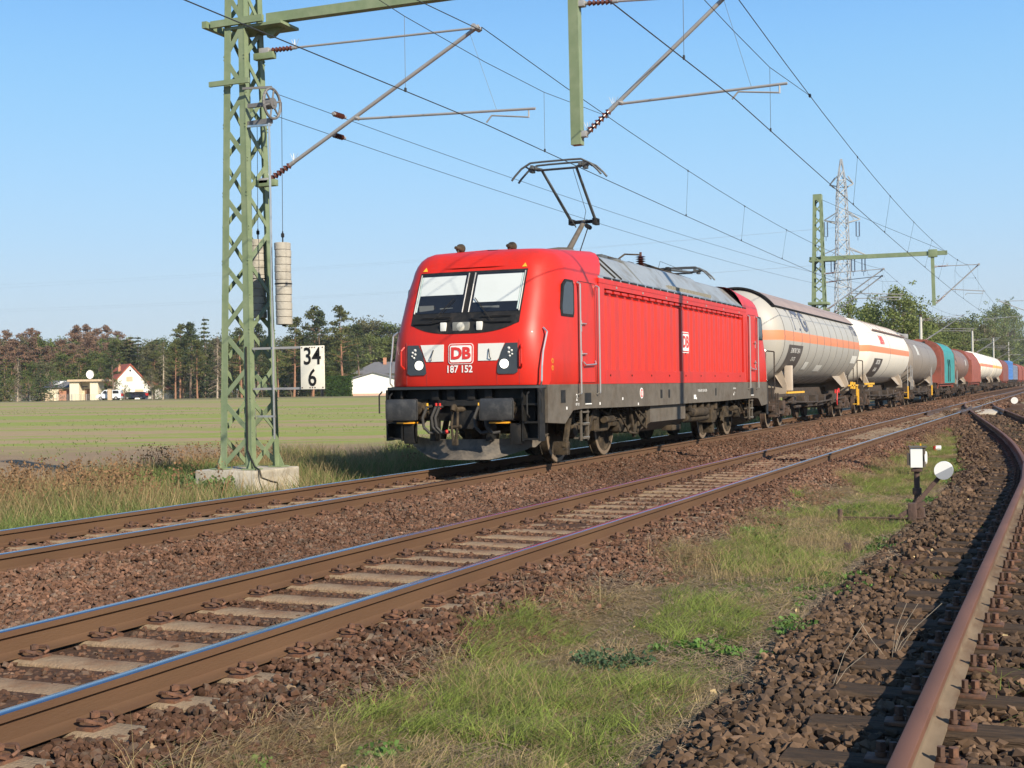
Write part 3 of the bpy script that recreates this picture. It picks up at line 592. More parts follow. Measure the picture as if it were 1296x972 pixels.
# wheels, bogies
def wheelset(x, y, r, parent, mt=UNDER, tread=STEEL):
    for sg in (1, -1):
        m = MB(); m.lathe([(.0,.10),(.12,.10),(.13,.04),(r-.14,.03),(r-.10,.06),(r,.055),(r,-.075),(r+.028,-.08),(r+.022,-.105),(r-.08,-.105),(0,-.05)], (x+sg*.75, y, r), 'x', 32)
        if sg < 0: m.v = [(2*(x+sg*.75)-a, b, c) for a, b, c in m.v]
        w = m.build('wheel', mt, parent, smooth=30)
        m = MB(); m.lathe([(r-.085,.066),(r-.012,.061)], (x+sg*.75, y, r), 'x', 32)
        if sg < 0: m.v = [(2*(x+sg*.75)-a, b, c) for a, b, c in m.v]
        m.build('tyre_face', TYRE, w)
    m = MB(); m.tube((x-.7,y,r),(x+.7,y,r),.08,n=12); m.build('axle', mt, parent)
TYRE = mat('tyre brown', (.17,.125,.085), .6, var=.2, scale=6)
for vc in (23.82, 34.18):
    b = loco
    for dv in (-1.3, 1.3): wheelset(LX, vc+dv, .61, b)
    for sg in (1, -1):
        m = MB(); X = LX+sg*1.02
        pts = [(-1.75,.78),(-1.1,.86),(-.7,.62),(.7,.62),(1.1,.86),(1.75,.78)]
        for p, q in zip(pts, pts[1:]): m.bar((X, vc+p[0], p[1]), (X, vc+q[0], q[1]), .14, .20)
        for dv in (-1.3, 1.3):
            m.lathe([(0,.14),(.13,.14),(.17,.08),(.17,-.05)], (X if sg > 0 else X, vc+dv, .61), 'x', 16) if sg > 0 else m.lathe([(0,-.14),(.13,-.14),(.17,-.08),(.17,.05)], (X, vc+dv, .61), 'x', 16)
            for k in (-.28,.28):
                for j in range(6): m.lathe([(.075,0),(.095,.018),(.075,.036)], (X+sg*.08, vc+dv+k, .70+.042*j), 'z', 12)
                m.bbox(X-.1, X+.12, vc+dv+k-.12, vc+dv+k+.12, .60, .70, .01)
        m.bbox(X-.05, X+.2, vc-.45, vc-.15, .55, .95, .02); m.tube((X+sg*.2, vc+.1, .75), (X+sg*.2, vc+.62, .75), .07, n=12); m.tube((X+sg*.18, vc-.9, .8), (X+sg*.18, vc-.35, .8), .05, n=10)
        m.bar((X+sg*.22, vc-.55, 1.0), (X+sg*.22, vc-1.0, .42), .06, .12); m.bar((X+sg*.2, vc+1.75, .95), (X+sg*.2, vc+2.0, .35), .05, .1); m.bar((X+sg*.2, vc-1.75, .95), (X+sg*.2, vc-2.05, .30), .05, .14)
        m.bbox(X+min(0,sg*.26), X+max(0,sg*.26), vc-2.1, vc-1.92, .18, .42, .02); m.path([(X+sg*.2, vc-.1,.95),(X+sg*.26,vc+.2,.85),(X+sg*.24,vc+.5,.98)], .022); m.path([(X+sg*.2, vc+.9,.95),(X+sg*.26,vc+1.5,.45),(X+sg*.24,vc+2.1,.40),(X+sg*.2,vc+2.4,.9)], .022)
        m.build('bogie_frame', UNDER, b)
# entry ladders under the doors
for v in (22.27, 35.73):
    m = MB()
    for dy in (-.17,.17): m.bar((LX+1.42, v+dy, 1.0), (LX+1.42, v+dy, .42), .05, .03)
    for z in (.45,.70,.92): m.box(LX+1.28, LX+1.46, v-.17, v+.17, z, z+.03)
    m.build('entry_step', STEEL if False else GREYF, loco); m = MB()
    for z in (.482,.732): m.box(LX+1.44, LX+1.466, v-.15, v+.15, z, z+.012)
    m.build('step_edge', STEEL, loco)
# underfloor equipment
m = MB(); pol = [(-1.38,.97),(-1.38,.62),(-1.1,.42),(1.1,.42),(1.38,.62),(1.38,.97)]
m.prism(pol, lambda a, b, t: (LX+a, t, b), 26.45, 29.2); m.prism([(-1.2,.97),(-1.2,.6),(1.2,.6),(1.2,.97)], lambda a, b, t: (LX+a, t, b), 29.2, 31.6); m.build('transformer_box', GREYF, loco, smooth=20)
for z, x, v0, v1 in ((.62,1.28,29.4,31.4),(.74,1.36,29.55,31.1)):
    m = MB(); m.lathe([(0,0),(.08,.01),(.11,.06),(.11,v1-v0-.06),(.08,v1-v0-.01),(0,v1-v0)], (LX+x, v0, z), 'y', 16); m.build('air_reservoir', UNDER, loco)
for v in (29.5, 29.9, 30.6, 31.2, 31.9): m = MB(); m.bbox(LX+1.2, LX+1.40, v, v+.22, .78, .97, .015); m.build('equipment_box', UNDER, loco)
m = MB()
m.bbox(LX+1.1, LX+1.35, 28.2, 28.9, .38, .5, .02); m.build('equipment_box', UNDER, loco); m = MB(); m.bbox(LX+1.0,LX+1.35,31.7,32.1,.45,.9,.02); m.build('equipment_box', UNDER, loco); m = MB(); m.path([(LX+1.3,25.6,.9),(LX+1.36,25.9,.6),(LX+1.36,26.2,.5),(LX+1.3,26.45,.75)], .025); m.build('underfloor_pipe', UNDER, loco); m = MB(); m.path([(LX+1.3,25.7,.95),(LX+1.4,26.05,.72),(LX+1.3,26.4,.9)], .02)
m.build('underfloor_pipe', UNDER, loco)
# roof equipment
m = MB()
m.bbox(LX-.5, LX+.5, 24.6, 26.0, 4.03, 4.09, .02); rfq = m.build('pantograph_base', DKSTEEL, loco)
m = MB()
for j in range(6): m.lathe([(.05,0),(.12,.02),(.05,.045)], (LX+.55, 28.6, 4.06+.05*j), 'z', 14)
m.tube((LX+.55,28.6,4.36),(LX+.55,28.6,4.44),.03); m.build('roof_insulator', INSUL, loco)
m = MB(); m.path([(LX+.55,28.6,4.38),(LX+.4,27.9,4.34),(LX+.35,27.5,4.18)], .02); m.tube((LX+.3,26.8,4.12),(LX+.3,27.4,4.12),.11,n=12); m.path([(LX+.55,28.7,4.18),(LX+.5,33.0,4.12)], .035); m.build('roof_conductor', UNDER, loco)
for v in (25.2, 26.1, 27.0):
    m = MB(); m.bbox(LX+.5,LX+.8,v,v+.35,4.0,4.09,.02); m.build('roof_vent', DKSTEEL, loco)
def panto(raised):
    p = thing('pantograph', (LX, 25.3, 4.1), None, None); p.parent = loco
    p.location = (0, 25.3-LM, 4.1) if raised else (0, 33.2-LM, 4.1); oy = 25.3 if raised else 33.2; ORG[p.name] = Vector((LX, oy, 4.1))
    el = Vector((LX, oy+1.05, 4.92)) if raised else Vector((LX, oy-1.4, 4.30)); hd = Vector((LX, oy-.42, 5.86)) if raised else Vector((LX, oy+.35, 4.36))
    ba = Vector((LX, oy-.05, 4.12))
    m = MB(); m.tube(ba, el, .065, .05, n=12); m.tube(ba+Vector((-.35,0,0)), ba+Vector((.35,0,0)), .05); m.lathe([(0,-.3),(.12,-.3),(.14,0),(.12,.3),(0,.3)], (LX-.15, oy-.1, 4.14), 'x', 14); m.build('lower_arm', GREYF if raised else UNDER, p)
    m = MB(); m.tube(el+Vector((-.30,0,0)), el+Vector((.32,0,0)), .04); m.bbox(el.x-.32, el.x-.22, el.y-.1, el.y+.1, el.z-.06, el.z+.06,.01); m.bbox(el.x+.22, el.x+.32, el.y-.1, el.y+.12, el.z-.08, el.z+.06,.01); m.tube(el+Vector((.1,.1,-.12)), el+Vector((.1,-.1,-.1)), .05); m.build('elbow_joint', BLACK, p)
    m = MB()
    for s in (-1, 1): m.tube(el+Vector((s*.27,0,0)), hd+Vector((s*.38,0,0)), .034, .028, n=10)
    m.tube(hd+Vector((-.42,0,-.02)), hd+Vector((.42,0,-.02)), .024); m.tube(el+Vector((-.2,.05,-.1)), hd+Vector((-.35,.08,-.1)), .012); m.path([el+Vector((.0,0,.0)), el+Vector((.12,-.2,.2)), hd+Vector((.3,0,0))], .006, n=4); m.build('upper_arm', DKSTEEL, p)
    m = MB()
    for dy in (-.17, .19):
        hp = []
        for u in (-.97,-.90,-.75,-.55,-.3,0,.3,.55,.75,.90,.97): hp.append((LX+u, hd.y+dy, hd.z+.12-(.34*max(0,(abs(u)-.5)/.47)**1.8)))
        m.path(hp, .022, n=6)
    for s in (-1, 1):
        m.bar((LX+s*.52, hd.y-.2, hd.z+.03), (LX+s*.52, hd.y+.22, hd.z+.03), .05, .07); m.bbox(LX+s*.58-.04, LX+s*.58+.04, hd.y-.06, hd.y+.08, hd.z-.06, hd.z+.06, .01); m.tube((LX+s*.4,hd.y,hd.z),(LX+s*.66,hd.y,hd.z+.02),.03)
        m.tube((LX+s*.66,hd.y+.19,hd.z+.02),(LX+s*.66,hd.y-.17,hd.z+.05),.018)
    m.build('collector_head', DKSTEEL, p)
    m = MB(); m.tube(ba+Vector((.1,.45,0)), el+Vector((.1,.0,-.1)), .012); m.build('control_rod', BLACK, p)
    m = MB()
    for a, b_ in ((-.4,-.4),(.4,-.4),(0,.6)): 
        for j in range(2): m.lathe([(.04,0),(.09,.015),(.04,.03)], (LX+a, oy+b_, 4.05+.03*j), 'z', 12)
    m.build('base_insulator', INSUL, p)
panto(True); panto(False)
# cables and dark clutter behind the buffers
# ------------------------------------------------------------------ wagons
WX = -9.48
WUND = mat('wagon underframe', (.055,.038,.028), .85, var=.35, scale=7, col2=(.016,.014,.012), cscale=3)
WBOG = mat('wagon bogie rust', (.075,.045,.03), .85, var=.35, scale=10, col2=(.02,.016,.013), cscale=5)
def stripe_mat(name, col, scol, z0, z1, dirt=(.35,.31,.25), dz=-.9, rough=.5, amt=.6):
    m = mat(name, col, rough, var=.05, scale=1.5); n = m.node_tree.nodes; l = m.node_tree.links; b = n['Principled BSDF']
    src = b.inputs['Base Color'].links[0].from_socket
    tc = n.new('ShaderNodeTexCoord'); sp = n.new('ShaderNodeSeparateXYZ'); l.new(tc.outputs['Object'], sp.inputs[0])
    # grime: more towards the belly and in vertical runs (a stain of its own)
    mp = n.new('ShaderNodeMapping'); mp.inputs['Scale'].default_value = (1,2.2,.35); l.new(tc.outputs['Object'], mp.inputs[0]); no = n.new('ShaderNodeTexNoise'); no.inputs['Scale'].default_value = 1.6; no.inputs['Detail'].default_value = 7; l.new(mp.outputs[0], no.inputs[0])
    r = n.new('ShaderNodeMapRange'); r.inputs[1].default_value = .45; r.inputs[2].default_value = .8; r.inputs[4].default_value = amt; l.new(no.outputs[0], r.inputs[0])
    mx = n.new('ShaderNodeMix'); mx.data_type = 'RGBA'; l.new(src, mx.inputs[6]); mx.inputs[7].default_value = (*dirt, 1); l.new(r.outputs[0], mx.inputs[0]); src = mx.outputs[2]
    if scol:
        a = n.new('ShaderNodeMath'); a.operation = 'GREATER_THAN'; a.inputs[1].default_value = z0; l.new(sp.outputs[2], a.inputs[0]); c = n.new('ShaderNodeMath'); c.operation = 'LESS_THAN'; c.inputs[1].default_value = z1; l.new(sp.outputs[2], c.inputs[0])
        d = n.new('ShaderNodeMath'); d.operation = 'MULTIPLY'; l.new(a.outputs[0], d.inputs[0]); l.new(c.outputs[0], d.inputs[1])
        e = n.new('ShaderNodeMix'); e.data_type = 'RGBA'; l.new(src, e.inputs[6]); e.inputs[7].default_value = (*scol, 1); l.new(d.outputs[0], e.inputs[0]); src = e.outputs[2]
    l.new(src, b.inputs['Base Color']); return m
def y25(x, yc, root, wheels=True, det=True):
    if wheels:
        for dv in (-.9, .9): wheelset(x, yc+dv, .46, root, WBOG)
    m = MB()
    for sg in (1, -1):
        X = x+sg*.98
        pts = [(-1.35,.62),(-.95,.70),(-.45,.50),(.45,.50),(.95,.70),(1.35,.62)]
        for p, q in zip(pts, pts[1:]): m.bar((X, yc+p[0], p[1]), (X, yc+q[0], q[1]), .12, .17)
        for dv in (-.9, .9):
            m.bbox(X-.1, X+.14, yc+dv-.12, yc+dv+.12, .34, .60, .03); m.lathe([(0,.19),(.09,.18),(.1,.12)], (X if sg>0 else X-.3, yc+dv, .46), 'x', 12)
            for k in (-.24,.24):
                if det:
                    for j in range(5): m.lathe([(.065,0),(.09,.02),(.065,.04)], (X+sg*.04, yc+dv+k, .42+.05*j), 'z', 10)
                m.bbox(X-.09, X+.13, yc+dv+k-.1, yc+dv+k+.1, .34, .42, .01)
        m.bbox(X-.06, X+.16, yc-.22, yc+.22, .58, .84, .02)
    m.box(x-1, x+1, yc-.2, yc+.2, .55, .85); m.build('bogie_frame', WBOG, root)
def buffers(x, y0, y1, root, z=1.04):
    for (ye, s) in ((y0, 1), (y1, -1)):
        for sg in (1, -1):
            m = MB(); bx = x+sg*.875; m.lathe([(0,0),(.2,0),(.225,.01),(.225,.035),(.08,.045),(.08,.3),(.12,.3),(.12,.6)], (bx, ye, z), 'y', 18)
            if s < 0: m.v = [(a, 2*ye-b, c) for a, b, c in m.v]
            m.build('buffer', WBOG, root)
def underframe(x, y0, y1, root, mt=None, z=1.0, full=True):
    m = MB(); a, b = y0+.62, y1-.62
    m.box(x-1.28, x+1.28, a, a+.16, z-.16, z+.26); m.box(x-1.28, x+1.28, b-.16, b, z-.16, z+.26)
    if full:
        for sg in (1,-1): m.box(x+sg*1.2-.05, x+sg*1.2+.05, a, b, z-.02, z+.22)
    m.box(x-.35, x+.35, a, b, z-.1, z+.22)
    m.build('underframe', mt or WUND, root)
    m = MB()    # brake gear: levers, pipes, cylinders
    r = random.Random(int(y0*10))
    for k in range(int((b-a-6)/1.1)):
        yy = a+3.4+k*1.1; w = r.uniform(.2,.5); h = r.uniform(.15,.35); X = x+1.0+r.uniform(-.2,.12); m.bbox(X-.2, X+.14, yy, yy+w, z-.12-h, z-.05, .02)
        if k % 2: m.tube((x+1.05, yy, z-.4), (x+1.05, yy+.9, z-.4), .05)
    m.path([(x+1.15, a+2.8, z-.22), (x+1.2, (a+b)/2, z-.30), (x+1.15, b-2.8, z-.22)], .03); m.build('brake_gear', WUND, root)
    for sg in (1, -1):
        for yy in (a+.05, b-.35):
            m = MB(); X = x+sg*1.34
            for dy in (0,.3): m.bar((X, yy+dy, z+.1), (X, yy+dy, .42), .03, .04)
            for zz in (.45,.75): m.box(min(X-sg*.2,X), max(X-sg*.2,X), yy, yy+.3, zz, zz+.03)
            m.build('shunter_step', YEL if (sg > 0 and yy > a+1 and 38 < y0 < 58) else WUND, root)
def loop(x, y, root, z0=1.1, z1=2.2, mt=None, w=.4, nm='shunter_rail'):
    m = MB(); m.path([(x, y, z0), (x, y, z1), (x-w, y, z1+.05), (x-w, y, z0)], .022); m.build(nm, mt or WUND, root)
def text_on_tank(name, txt, size, y, ang, R, mt, root, zc, bold=.01, xs=1, shear=0):
    v, f = text_pts(txt, size, bold, xs); m = MB(); r = R+.012
    m.add([(WX+r*math.cos(ang+b/r), y+a+b*shear, zc+r*math.sin(ang+b/r)) for a, b in v], f); return m.build(name, mt, root, smooth=0)
def patch_on_tank(name, y0, y1, z0, z1, R, mt, root, zc, off=.008):
    a0, a1 = math.asin(max(-1,(z0-zc)/R)), math.asin(min(1,(z1-zc)/R)); m = MB(); r = R+off
    m.grid([[(WX+r*math.cos(g), y, zc+r*math.sin(g)) for g in np.linspace(a0, a1, 10)] for y in (y0, y1)]); return m.build(name, mt, root, smooth=60)
def tank_wagon(name, y0, y1, label, tmat, R, zc, ring=None, nring=8, saddle=True, tank=None, dome=.55, group='tank wagons of the train', ry=None):
    t = thing(name, (WX, (y0+y1)/2, 0), label, 'tank wagon', group)
    a, b = tank or (y0+.75, y1-.75); m = MB(); n = 9; prof = []
    for i in range(n): g = PI/2*i/(n-1); prof.append((R*math.sin(g), a+dome*(1-math.cos(g))))
    for i in range(n): g = PI/2*(1-i/(n-1)); prof.append((R*math.sin(g), b-dome*(1-math.cos(g))))
    m.lathe([(r, h) for r, h in prof], (WX, 0, zc), 'y', 56); m.build('tank_shell', tmat, t, smooth=30, )
    if ring:
        ys = ry or np.linspace(a+dome, b-dome, nring); m = MB()
        for y in ys: m.lathe([(R-.01,-.02),(R+.008,-.015),(R+.008,.015),(R-.01,.02)], (WX, y, zc), 'y', 56)
        m.build('tank_seam', ring, t, smooth=30)
    underframe(WX, y0, y1, t, full=not saddle); buffers(WX, y0, y1, t)
    if saddle:
        for ys_, d in ((y0+2.9, 1), (y1-2.9, -1)):
            m = MB(); pol = [(-1.25,1.05),(-1.25,1.35),(-1.05,zc-R*.62),(0,zc-R*.97),(1.05,zc-R*.62),(1.25,1.35),(1.25,1.05)]
            m.prism(pol, lambda p, q, s_: (WX+p, ys_+s_, q), -.12, .12)
            for sg in (1,-1):      # slanted skirt
                m.add([(WX+sg*1.15, ys_-.1*d, 1.2), (WX+sg*1.15, ys_+1.0*d, 1.2), (WX+sg*.92, ys_+1.9*d, zc-R*.80), (WX+sg*.92, ys_-.4*d, zc-R*.78)], [(0,1,2,3)])
            m.build('tank_saddle', mat('saddle paint %d' % int(ys_), (.30,.25,.2), .7, var=.2), t, smooth=0)
    for yc in (y0+2.9, y1-2.9): y25(WX, yc, t)
    return t
SEAM = mat('dark seam', (.13,.125,.12), .6)
T1M = stripe_mat('grey tank paint', (.35,.34,.315), (.60,.21,.10), .00, .34, dirt=(.36,.33,.27), amt=.7)
w = tank_wagon('tank_wagon', 38.75, 57.0, 'large grey tank wagon with orange stripe and brown sunroof, first behind the locomotive', T1M, 1.50, 2.83, SEAM, 12, tank=(39.35, 56.4), dome=.8)
# object coords are centred on the base: stripes are measured from rail level, shift them
def shift_stripe(m, z0, z1):
    for n in m.node_tree.nodes:
        if n.type == 'MATH' and n.operation == 'GREATER_THAN': n.inputs[1].default_value = z0
        if n.type == 'MATH' and n.operation == 'LESS_THAN': n.inputs[1].default_value = z1
shift_stripe(T1M, 2.72, 3.02)
m = MB(); SUNR = mat('sunroof brown', (.31,.235,.20), .55, var=.08, scale=2, col2=(.24,.18,.155), cscale=1); a0, a1 = RAD(38), RAD(142)
m.lathe([(1.525,0),(1.55,0),(1.55,15.9),(1.525,15.9),(1.525,0)], (WX, 39.95, 2.83), 'y', 28, a0=a0, a1=a1); sr = m.build('sunroof', SUNR, w)
m = MB(); m.lathe([(1.51,-.03),(1.565,-.03),(1.565,.04),(1.51,.04)], (WX, 39.95, 2.83), 'y', 28, a0=a0, a1=a1)
for g in (a0,a1): m.tube((WX+1.545*math.cos(g), 39.95, 2.83+1.545*math.sin(g)), (WX+1.545*math.cos(g), 55.85, 2.83+1.545*math.sin(g)), .025)
m.build('sunroof_edge', BLACK, sr)
NAVY = mat('faded navy lettering', (.09,.10,.14), .6)
lo = text_on_tank('operator_lettering', 'VTG', .95, 42.9, RAD(22), 1.5, NAVY, w, 2.83, .03, 1.5)
DKP = mat('dark data panel', (.07,.06,.055), .6)
for (ww, y0, y1, z0, z1, R, zc, sc) in ((w, 40.9, 43.2, 1.72, 2.60, 1.5, 2.83, 1.0),):
    p = patch_on_tank('data_panel', y0, y1, z0, z1, R, DKP, ww, zc); 
    for k, (tx, sz) in enumerate((('33 80 7817 243-1', .22), ('D-VTG', .2), ('Zags', .2))): text_on_tank('panel_lettering', tx, sz, (y0+y1)/2, math.asin((2.42-k*.26-zc)/R), R+.01, WHITE, p, zc, .002)
patch_on_tank('white_label', 46.8, 48.0, 1.80, 2.02, 1.5, OFFW, w, 2.83); patch_on_tank('white_label', 53.9, 55.2, 2.15, 2.45, 1.5, OFFW, w, 2.83); patch_on_tank('white_label', 44.4, 45.1, 1.85, 2.1, 1.5, OFFW, w, 2.83)
text_on_tank('operator_lettering', 'VTG', .62, 54.8, RAD(25), 1.5, NAVY, w, 2.83, .02)
m = MB(); m.bbox(WX+1.18, WX+1.42, 41.55, 41.72, 1.15, 1.95, .02); g_ = m.build('filler_post', mat('pale post', (.5,.42,.34), .6), w)
m = MB(); m.box(WX+1.30, WX+1.36, 41.2, 44.0, 1.06, 1.12); m.build('yellow_rail', YEL, w)
m = MB(); m.box(WX+1.32, WX+1.38, 53.6, 56.0, 1.22, 1.28); m.box(WX+1.32, WX+1.38, 54.2, 54.5, 1.12, 1.4); m.box(WX+1.32, WX+1.38, 54.9, 55.2, 1.10, 1.38); m.box(WX+1.30,WX+1.36,55.9,56.0,.8,1.28); m.build('yellow_rail', YEL, w)
m = MB(); m.lathe([(.07,0),(.1,.01),(.07,.02)], (WX+1.36, 50.6, .62), 'x', 14); m.tube((WX+1.36,50.6,.7),(WX+1.36,50.7,1.1),.02); m.box(WX+1.34,WX+1.38,50.2,50.35,.98,1.12); m.box(WX+1.34,WX+1.38,50.9,51.1,1.0,1.16); m.build('brake_handle', REDP, w)
loop(WX+1.3, 39.45, w, 1.2, 2.35); loop(WX+1.3, 56.3, w, 1.1, 2.35)
T2M = stripe_mat('white tank paint', (.64,.61,.55), (.62,.21,.10), 2.72, 3.0, dirt=(.62,.55,.42), amt=.5)
w = tank_wagon('tank_wagon', 57.1, 75.6, 'clean white tank wagon with orange stripe and red lettering, second behind the locomotive', T2M, 1.52, 2.80, SEAM, 3, tank=(57.9, 74.9), dome=1.0, ry=[65.8])
m = MB(); m.tube((WX+1.25, 61.6, 3.78), (WX+1.25, 74.0, 3.78), .04)
m.build('awning_edge', mat('awning edge brown', (.16,.10,.08), .7), w)
m = MB()
for k in range(11):
    y = 61.6+k*1.2; m.lathe([(1.535,-.02),(1.55,0),(1.535,.02)], (WX, y, 2.80), 'y', 20, a0=RAD(38), a1=RAD(142))
m.build('awning_ribs', SUNR, w)
text_on_tank('operator_lettering', 'ERMEWA', .62, 63.3, RAD(20), 1.52, REDP, w, 2.80, .01, .62); m = MB()
p = patch_on_tank('data_panel', 60.4, 63.2, 1.62, 2.45, 1.52, DKP, w, 2.80); text_on_tank('panel_lettering', '33 87 7813', .28, 61.8, RAD(-20), 1.53, WHITE, p, 2.80); text_on_tank('panel_lettering', 'ZAGNS', .26, 61.8, RAD(-34), 1.53, WHITE, p, 2.80)
m = MB(); m.box(WX+1.32,WX+1.38,58.2,61.0,1.26,1.34); m.box(WX+1.32,WX+1.38,59.2,60.4,1.16,1.24); m.build('yellow_rail', YEL, w); loop(WX+1.3, 57.9, w, 1.1, 2.3); loop(WX+1.3, 75.0, w, 1.1, 2.5, GALV)
T3M = stripe_mat('grey brown tank paint', (.21,.18,.155), None, 0, 0, dirt=(.13,.105,.085), amt=.8)
w = tank_wagon('tank_wagon', 75.8, 92.6, 'dull grey-brown tank wagon between the white tank wagon and the teal tarpaulin', T3M, 1.42, 2.62, SEAM, 4, tank=(76.7, 91.8), dome=.5)
for y in (79.5, 80.1): patch_on_tank('white_label', y, y+.35, 2.9, 3.5, 1.42, OFFW, w, 2.62)
m = MB(); m.box(WX-.5, WX+.5, 76.8, 81.0, 4.10, 4.18); m.bbox(WX-.35,WX+.35,83.5,84.4,4.0,4.3,.04); m.build('roof_walkway', GALV, w); m = MB()
for y in (76.4, 77.2): m.bar((WX+1.32, y, .9), (WX+1.32, y, 2.3), .05, .05)
for k in range(5): m.bar((WX+1.32,76.4,1.1+.28*k),(WX+1.32,77.2,1.1+.28*k),.03,.03)
m.bar((WX+1.34,88.2,.5),(WX+1.34,88.2,2.85),.09,.09); m.build('side_ladder', GALV, w)
m = MB(); m.box(WX+1.33,WX+1.40,88.1,88.3,.45,1.1); m.build('yellow_post', YEL, w)
# covered coil wagon with teal tarpaulin
RB = mat('red brown wagon paint', (.26,.07,.045), .7, var=.2, scale=2, col2=(.18,.055,.035), cscale=1.5)
TEAL = mat('teal tarpaulin', (.035,.24,.24), .55, var=.1, scale=1, bump=.3, bscale=3, col2=(.03,.19,.20), cscale=.8)
def coil_wagon(y0, y1, label, cmat, c0, c1, group=None, endmat=RB, prof=None):
    t = thing('covered_wagon', (WX, (y0+y1)/2, 0), label, 'freight wagon', group)
    underframe(WX, y0, y1, t, RB); buffers(WX, y0, y1, t); y25(WX, y0+2.2, t, det=False); y25(WX, y1-2.2, t, det=False)
    P = prof or [(1.46,1.2),(1.46,2.9),(1.40,3.4),(1.22,3.75),(.95,4.0),(.55,4.18),(0,4.25)]; P = P+[(-a, b) for a, b in P[-2::-1]]
    m = MB(); rows = []
    k = max(2, int((c1-c0)/1.2)); ys = np.linspace(c0, c1, k*2+1)
    for i, y in enumerate(ys):
        o = .0 if i % 2 == 0 else -.035; rows.append([(WX+u*(1+o), y, z+(o if z > 2.9 else 0)) for u, z in P])
    m.grid(rows); m.build('tarpaulin_cover', cmat, t, smooth=50)
    for (a, b) in ((y0+.75, y0+.95), (c0-.18, c0), (c1, c1+.18)):
        m = MB(); m.prism([(u*1.015, z+.02) for u, z in P], lambda p, q, s_: (WX+p, s_, q), a, b); m.build('end_wall', endmat, t, smooth=0)
    m = MB(); m.box(WX-1.4, WX+1.4, y0+.7, y1-.7, 1.15, 1.3)
    for y in np.arange(y0+1.1, c0, .8): m.bar((WX+1.42, y, 1.2), (WX+1.42, y, 3.2), .1, .1)
    m.build('wagon_floor', endmat, t); return t
w = coil_wagon(92.9, 107.0, 'red-brown covered wagon with a teal tarpaulin over its near end', TEAL, 96.3, 105.6)
m = MB()
for y in (99.8, 101.2): m.path([(WX+1.47, y, 1.3), (WX+1.46, y+.2, 2.4), (WX+1.46, y-.2, 2.9)], .03)
m.build('tarpaulin_latch', BLACK, w)
m = MB(); m.bbox(WX+.3, WX+.45, 93.6, 93.75, 3.2, 4.1, .02); m.build('end_latch', BLACK, w)
T4M = stripe_mat('brown tank paint', (.19,.12,.095), None, 0, 0, dirt=(.12,.07,.055), amt=.8)
w = tank_wagon('tank_wagon', 107.2, 122.5, 'rusty brown tank wagon just behind the teal tarpaulin wagon', T4M, 1.42, 2.62, SEAM, 4, tank=(108.0, 121.8), dome=.4); patch_on_tank('white_label', 117.8, 118.3, 2.6, 3.1, 1.42, OFFW, w, 2.62)
m = MB(); m.bbox(WX-.35,WX+.35,112,113,4.0,4.25,.04); m.bar((WX+1.34,109.5,.9),(WX+1.34,109.5,2.2),.08,.08); m.build('side_ladder', GALV, w)
w = coil_wagon(122.7, 139.0, 'rust-red hooded wagon between the brown tank wagon and the first distant white tank', RB, 125, 137.5, prof=[(1.46,1.2),(1.46,2.7),(1.15,3.45),(.7,4.05),(0,4.2)])
T5M = stripe_mat('far white tank paint', (.72,.68,.60), (.62,.20,.12), 2.75, 3.05, dirt=(.55,.48,.38)); T6M = stripe_mat('far cream tank paint', (.64,.60,.52), (.70,.36,.08), 2.75, 3.05, dirt=(.5,.42,.33))
tank_wagon('tank_wagon', 139.2, 161.5, 'distant white tank wagon with a red stripe, behind the rust-red hooded wagon', T5M, 1.50, 2.82, SEAM, 4)
tank_wagon('tank_wagon', 161.7, 184.5, 'distant cream tank wagon with an orange stripe, ahead of the blue container', T6M, 1.50, 2.82, SEAM, 4)
w = coil_wagon(184.7, 204.0, 'distant dark red wagon between the cream tank wagon and the blue container', mat('dull maroon', (.17,.06,.05), .7, var=.2), 186, 202.5)
# blue container on flat wagon
def flat(y0, y1, label):
    t = thing('flat_wagon', (WX, (y0+y1)/2, 0), label, 'freight wagon'); underframe(WX, y0, y1, t); buffers(WX, y0, y1, t); y25(WX, y0+2.2, t, det=False); y25(WX, y1-2.2, t, det=False); m = MB(); m.box(WX-1.4,WX+1.4,y0+.6,y1-.6,1.2,1.35); m.build('wagon_deck', WUND, t); return t
def container(y0, y1, z1, mt, label, dark):
    t = thing('container', (WX, (y0+y1)/2, 1.35), label, 'container'); m = MB(); m.bbox(WX-1.22, WX+1.22, y0, y1, 1.36, z1-.05, .03)
    m.build('container_body', dark, t); m = MB(); X = WX+1.25
    n = max(3, int((y1-y0)/3))
    for i in range(n+1):
        y = y0+(y1-y0)*i/n; m.bar((X, y, 1.36), (X, y, z1), .14, .3)
        if i < n: m.bar((X, y, 2.0), (X, y+(y1-y0)/n, 2.0), .1, .16)
    for z in (1.42, (z1+1.4)/2+.2, z1-.05): m.bar((X, y0, z), (X, y1, z), .14, .24)
    for x in (WX-1.15, WX-.4, WX+.4, WX+1.15): m.bar((x, y0-.05, 1.36), (x, y0-.05, z1), .12, .3)
    for z in (1.42, 2.9, z1-.06): m.bar((WX-1.2, y0-.05, z), (WX+1.2, y0-.05, z), .14, .22)
    m.box(WX-1.25, WX+1.25, y0, y1, z1-.04, z1+.04); m.build('container_frame', mt, t); return t
BLU = mat('container blue', (.09,.23,.52), .5, var=.1); BLD = mat('container dark blue', (.045,.12,.30), .6)
flat(204.2, 224.5, 'flat wagon carrying the light blue ribbed container'); container(207.5, 222, 4.1, BLU, 'light blue ribbed container standing on a distant flat wagon', BLD)
flat(224.7, 245, 'flat wagon carrying the greyish container behind the blue one'); container(226, 243, 3.6, mat('container grey blue', (.2,.24,.32), .6), 'dull grey-blue container behind the light blue one', BLD)
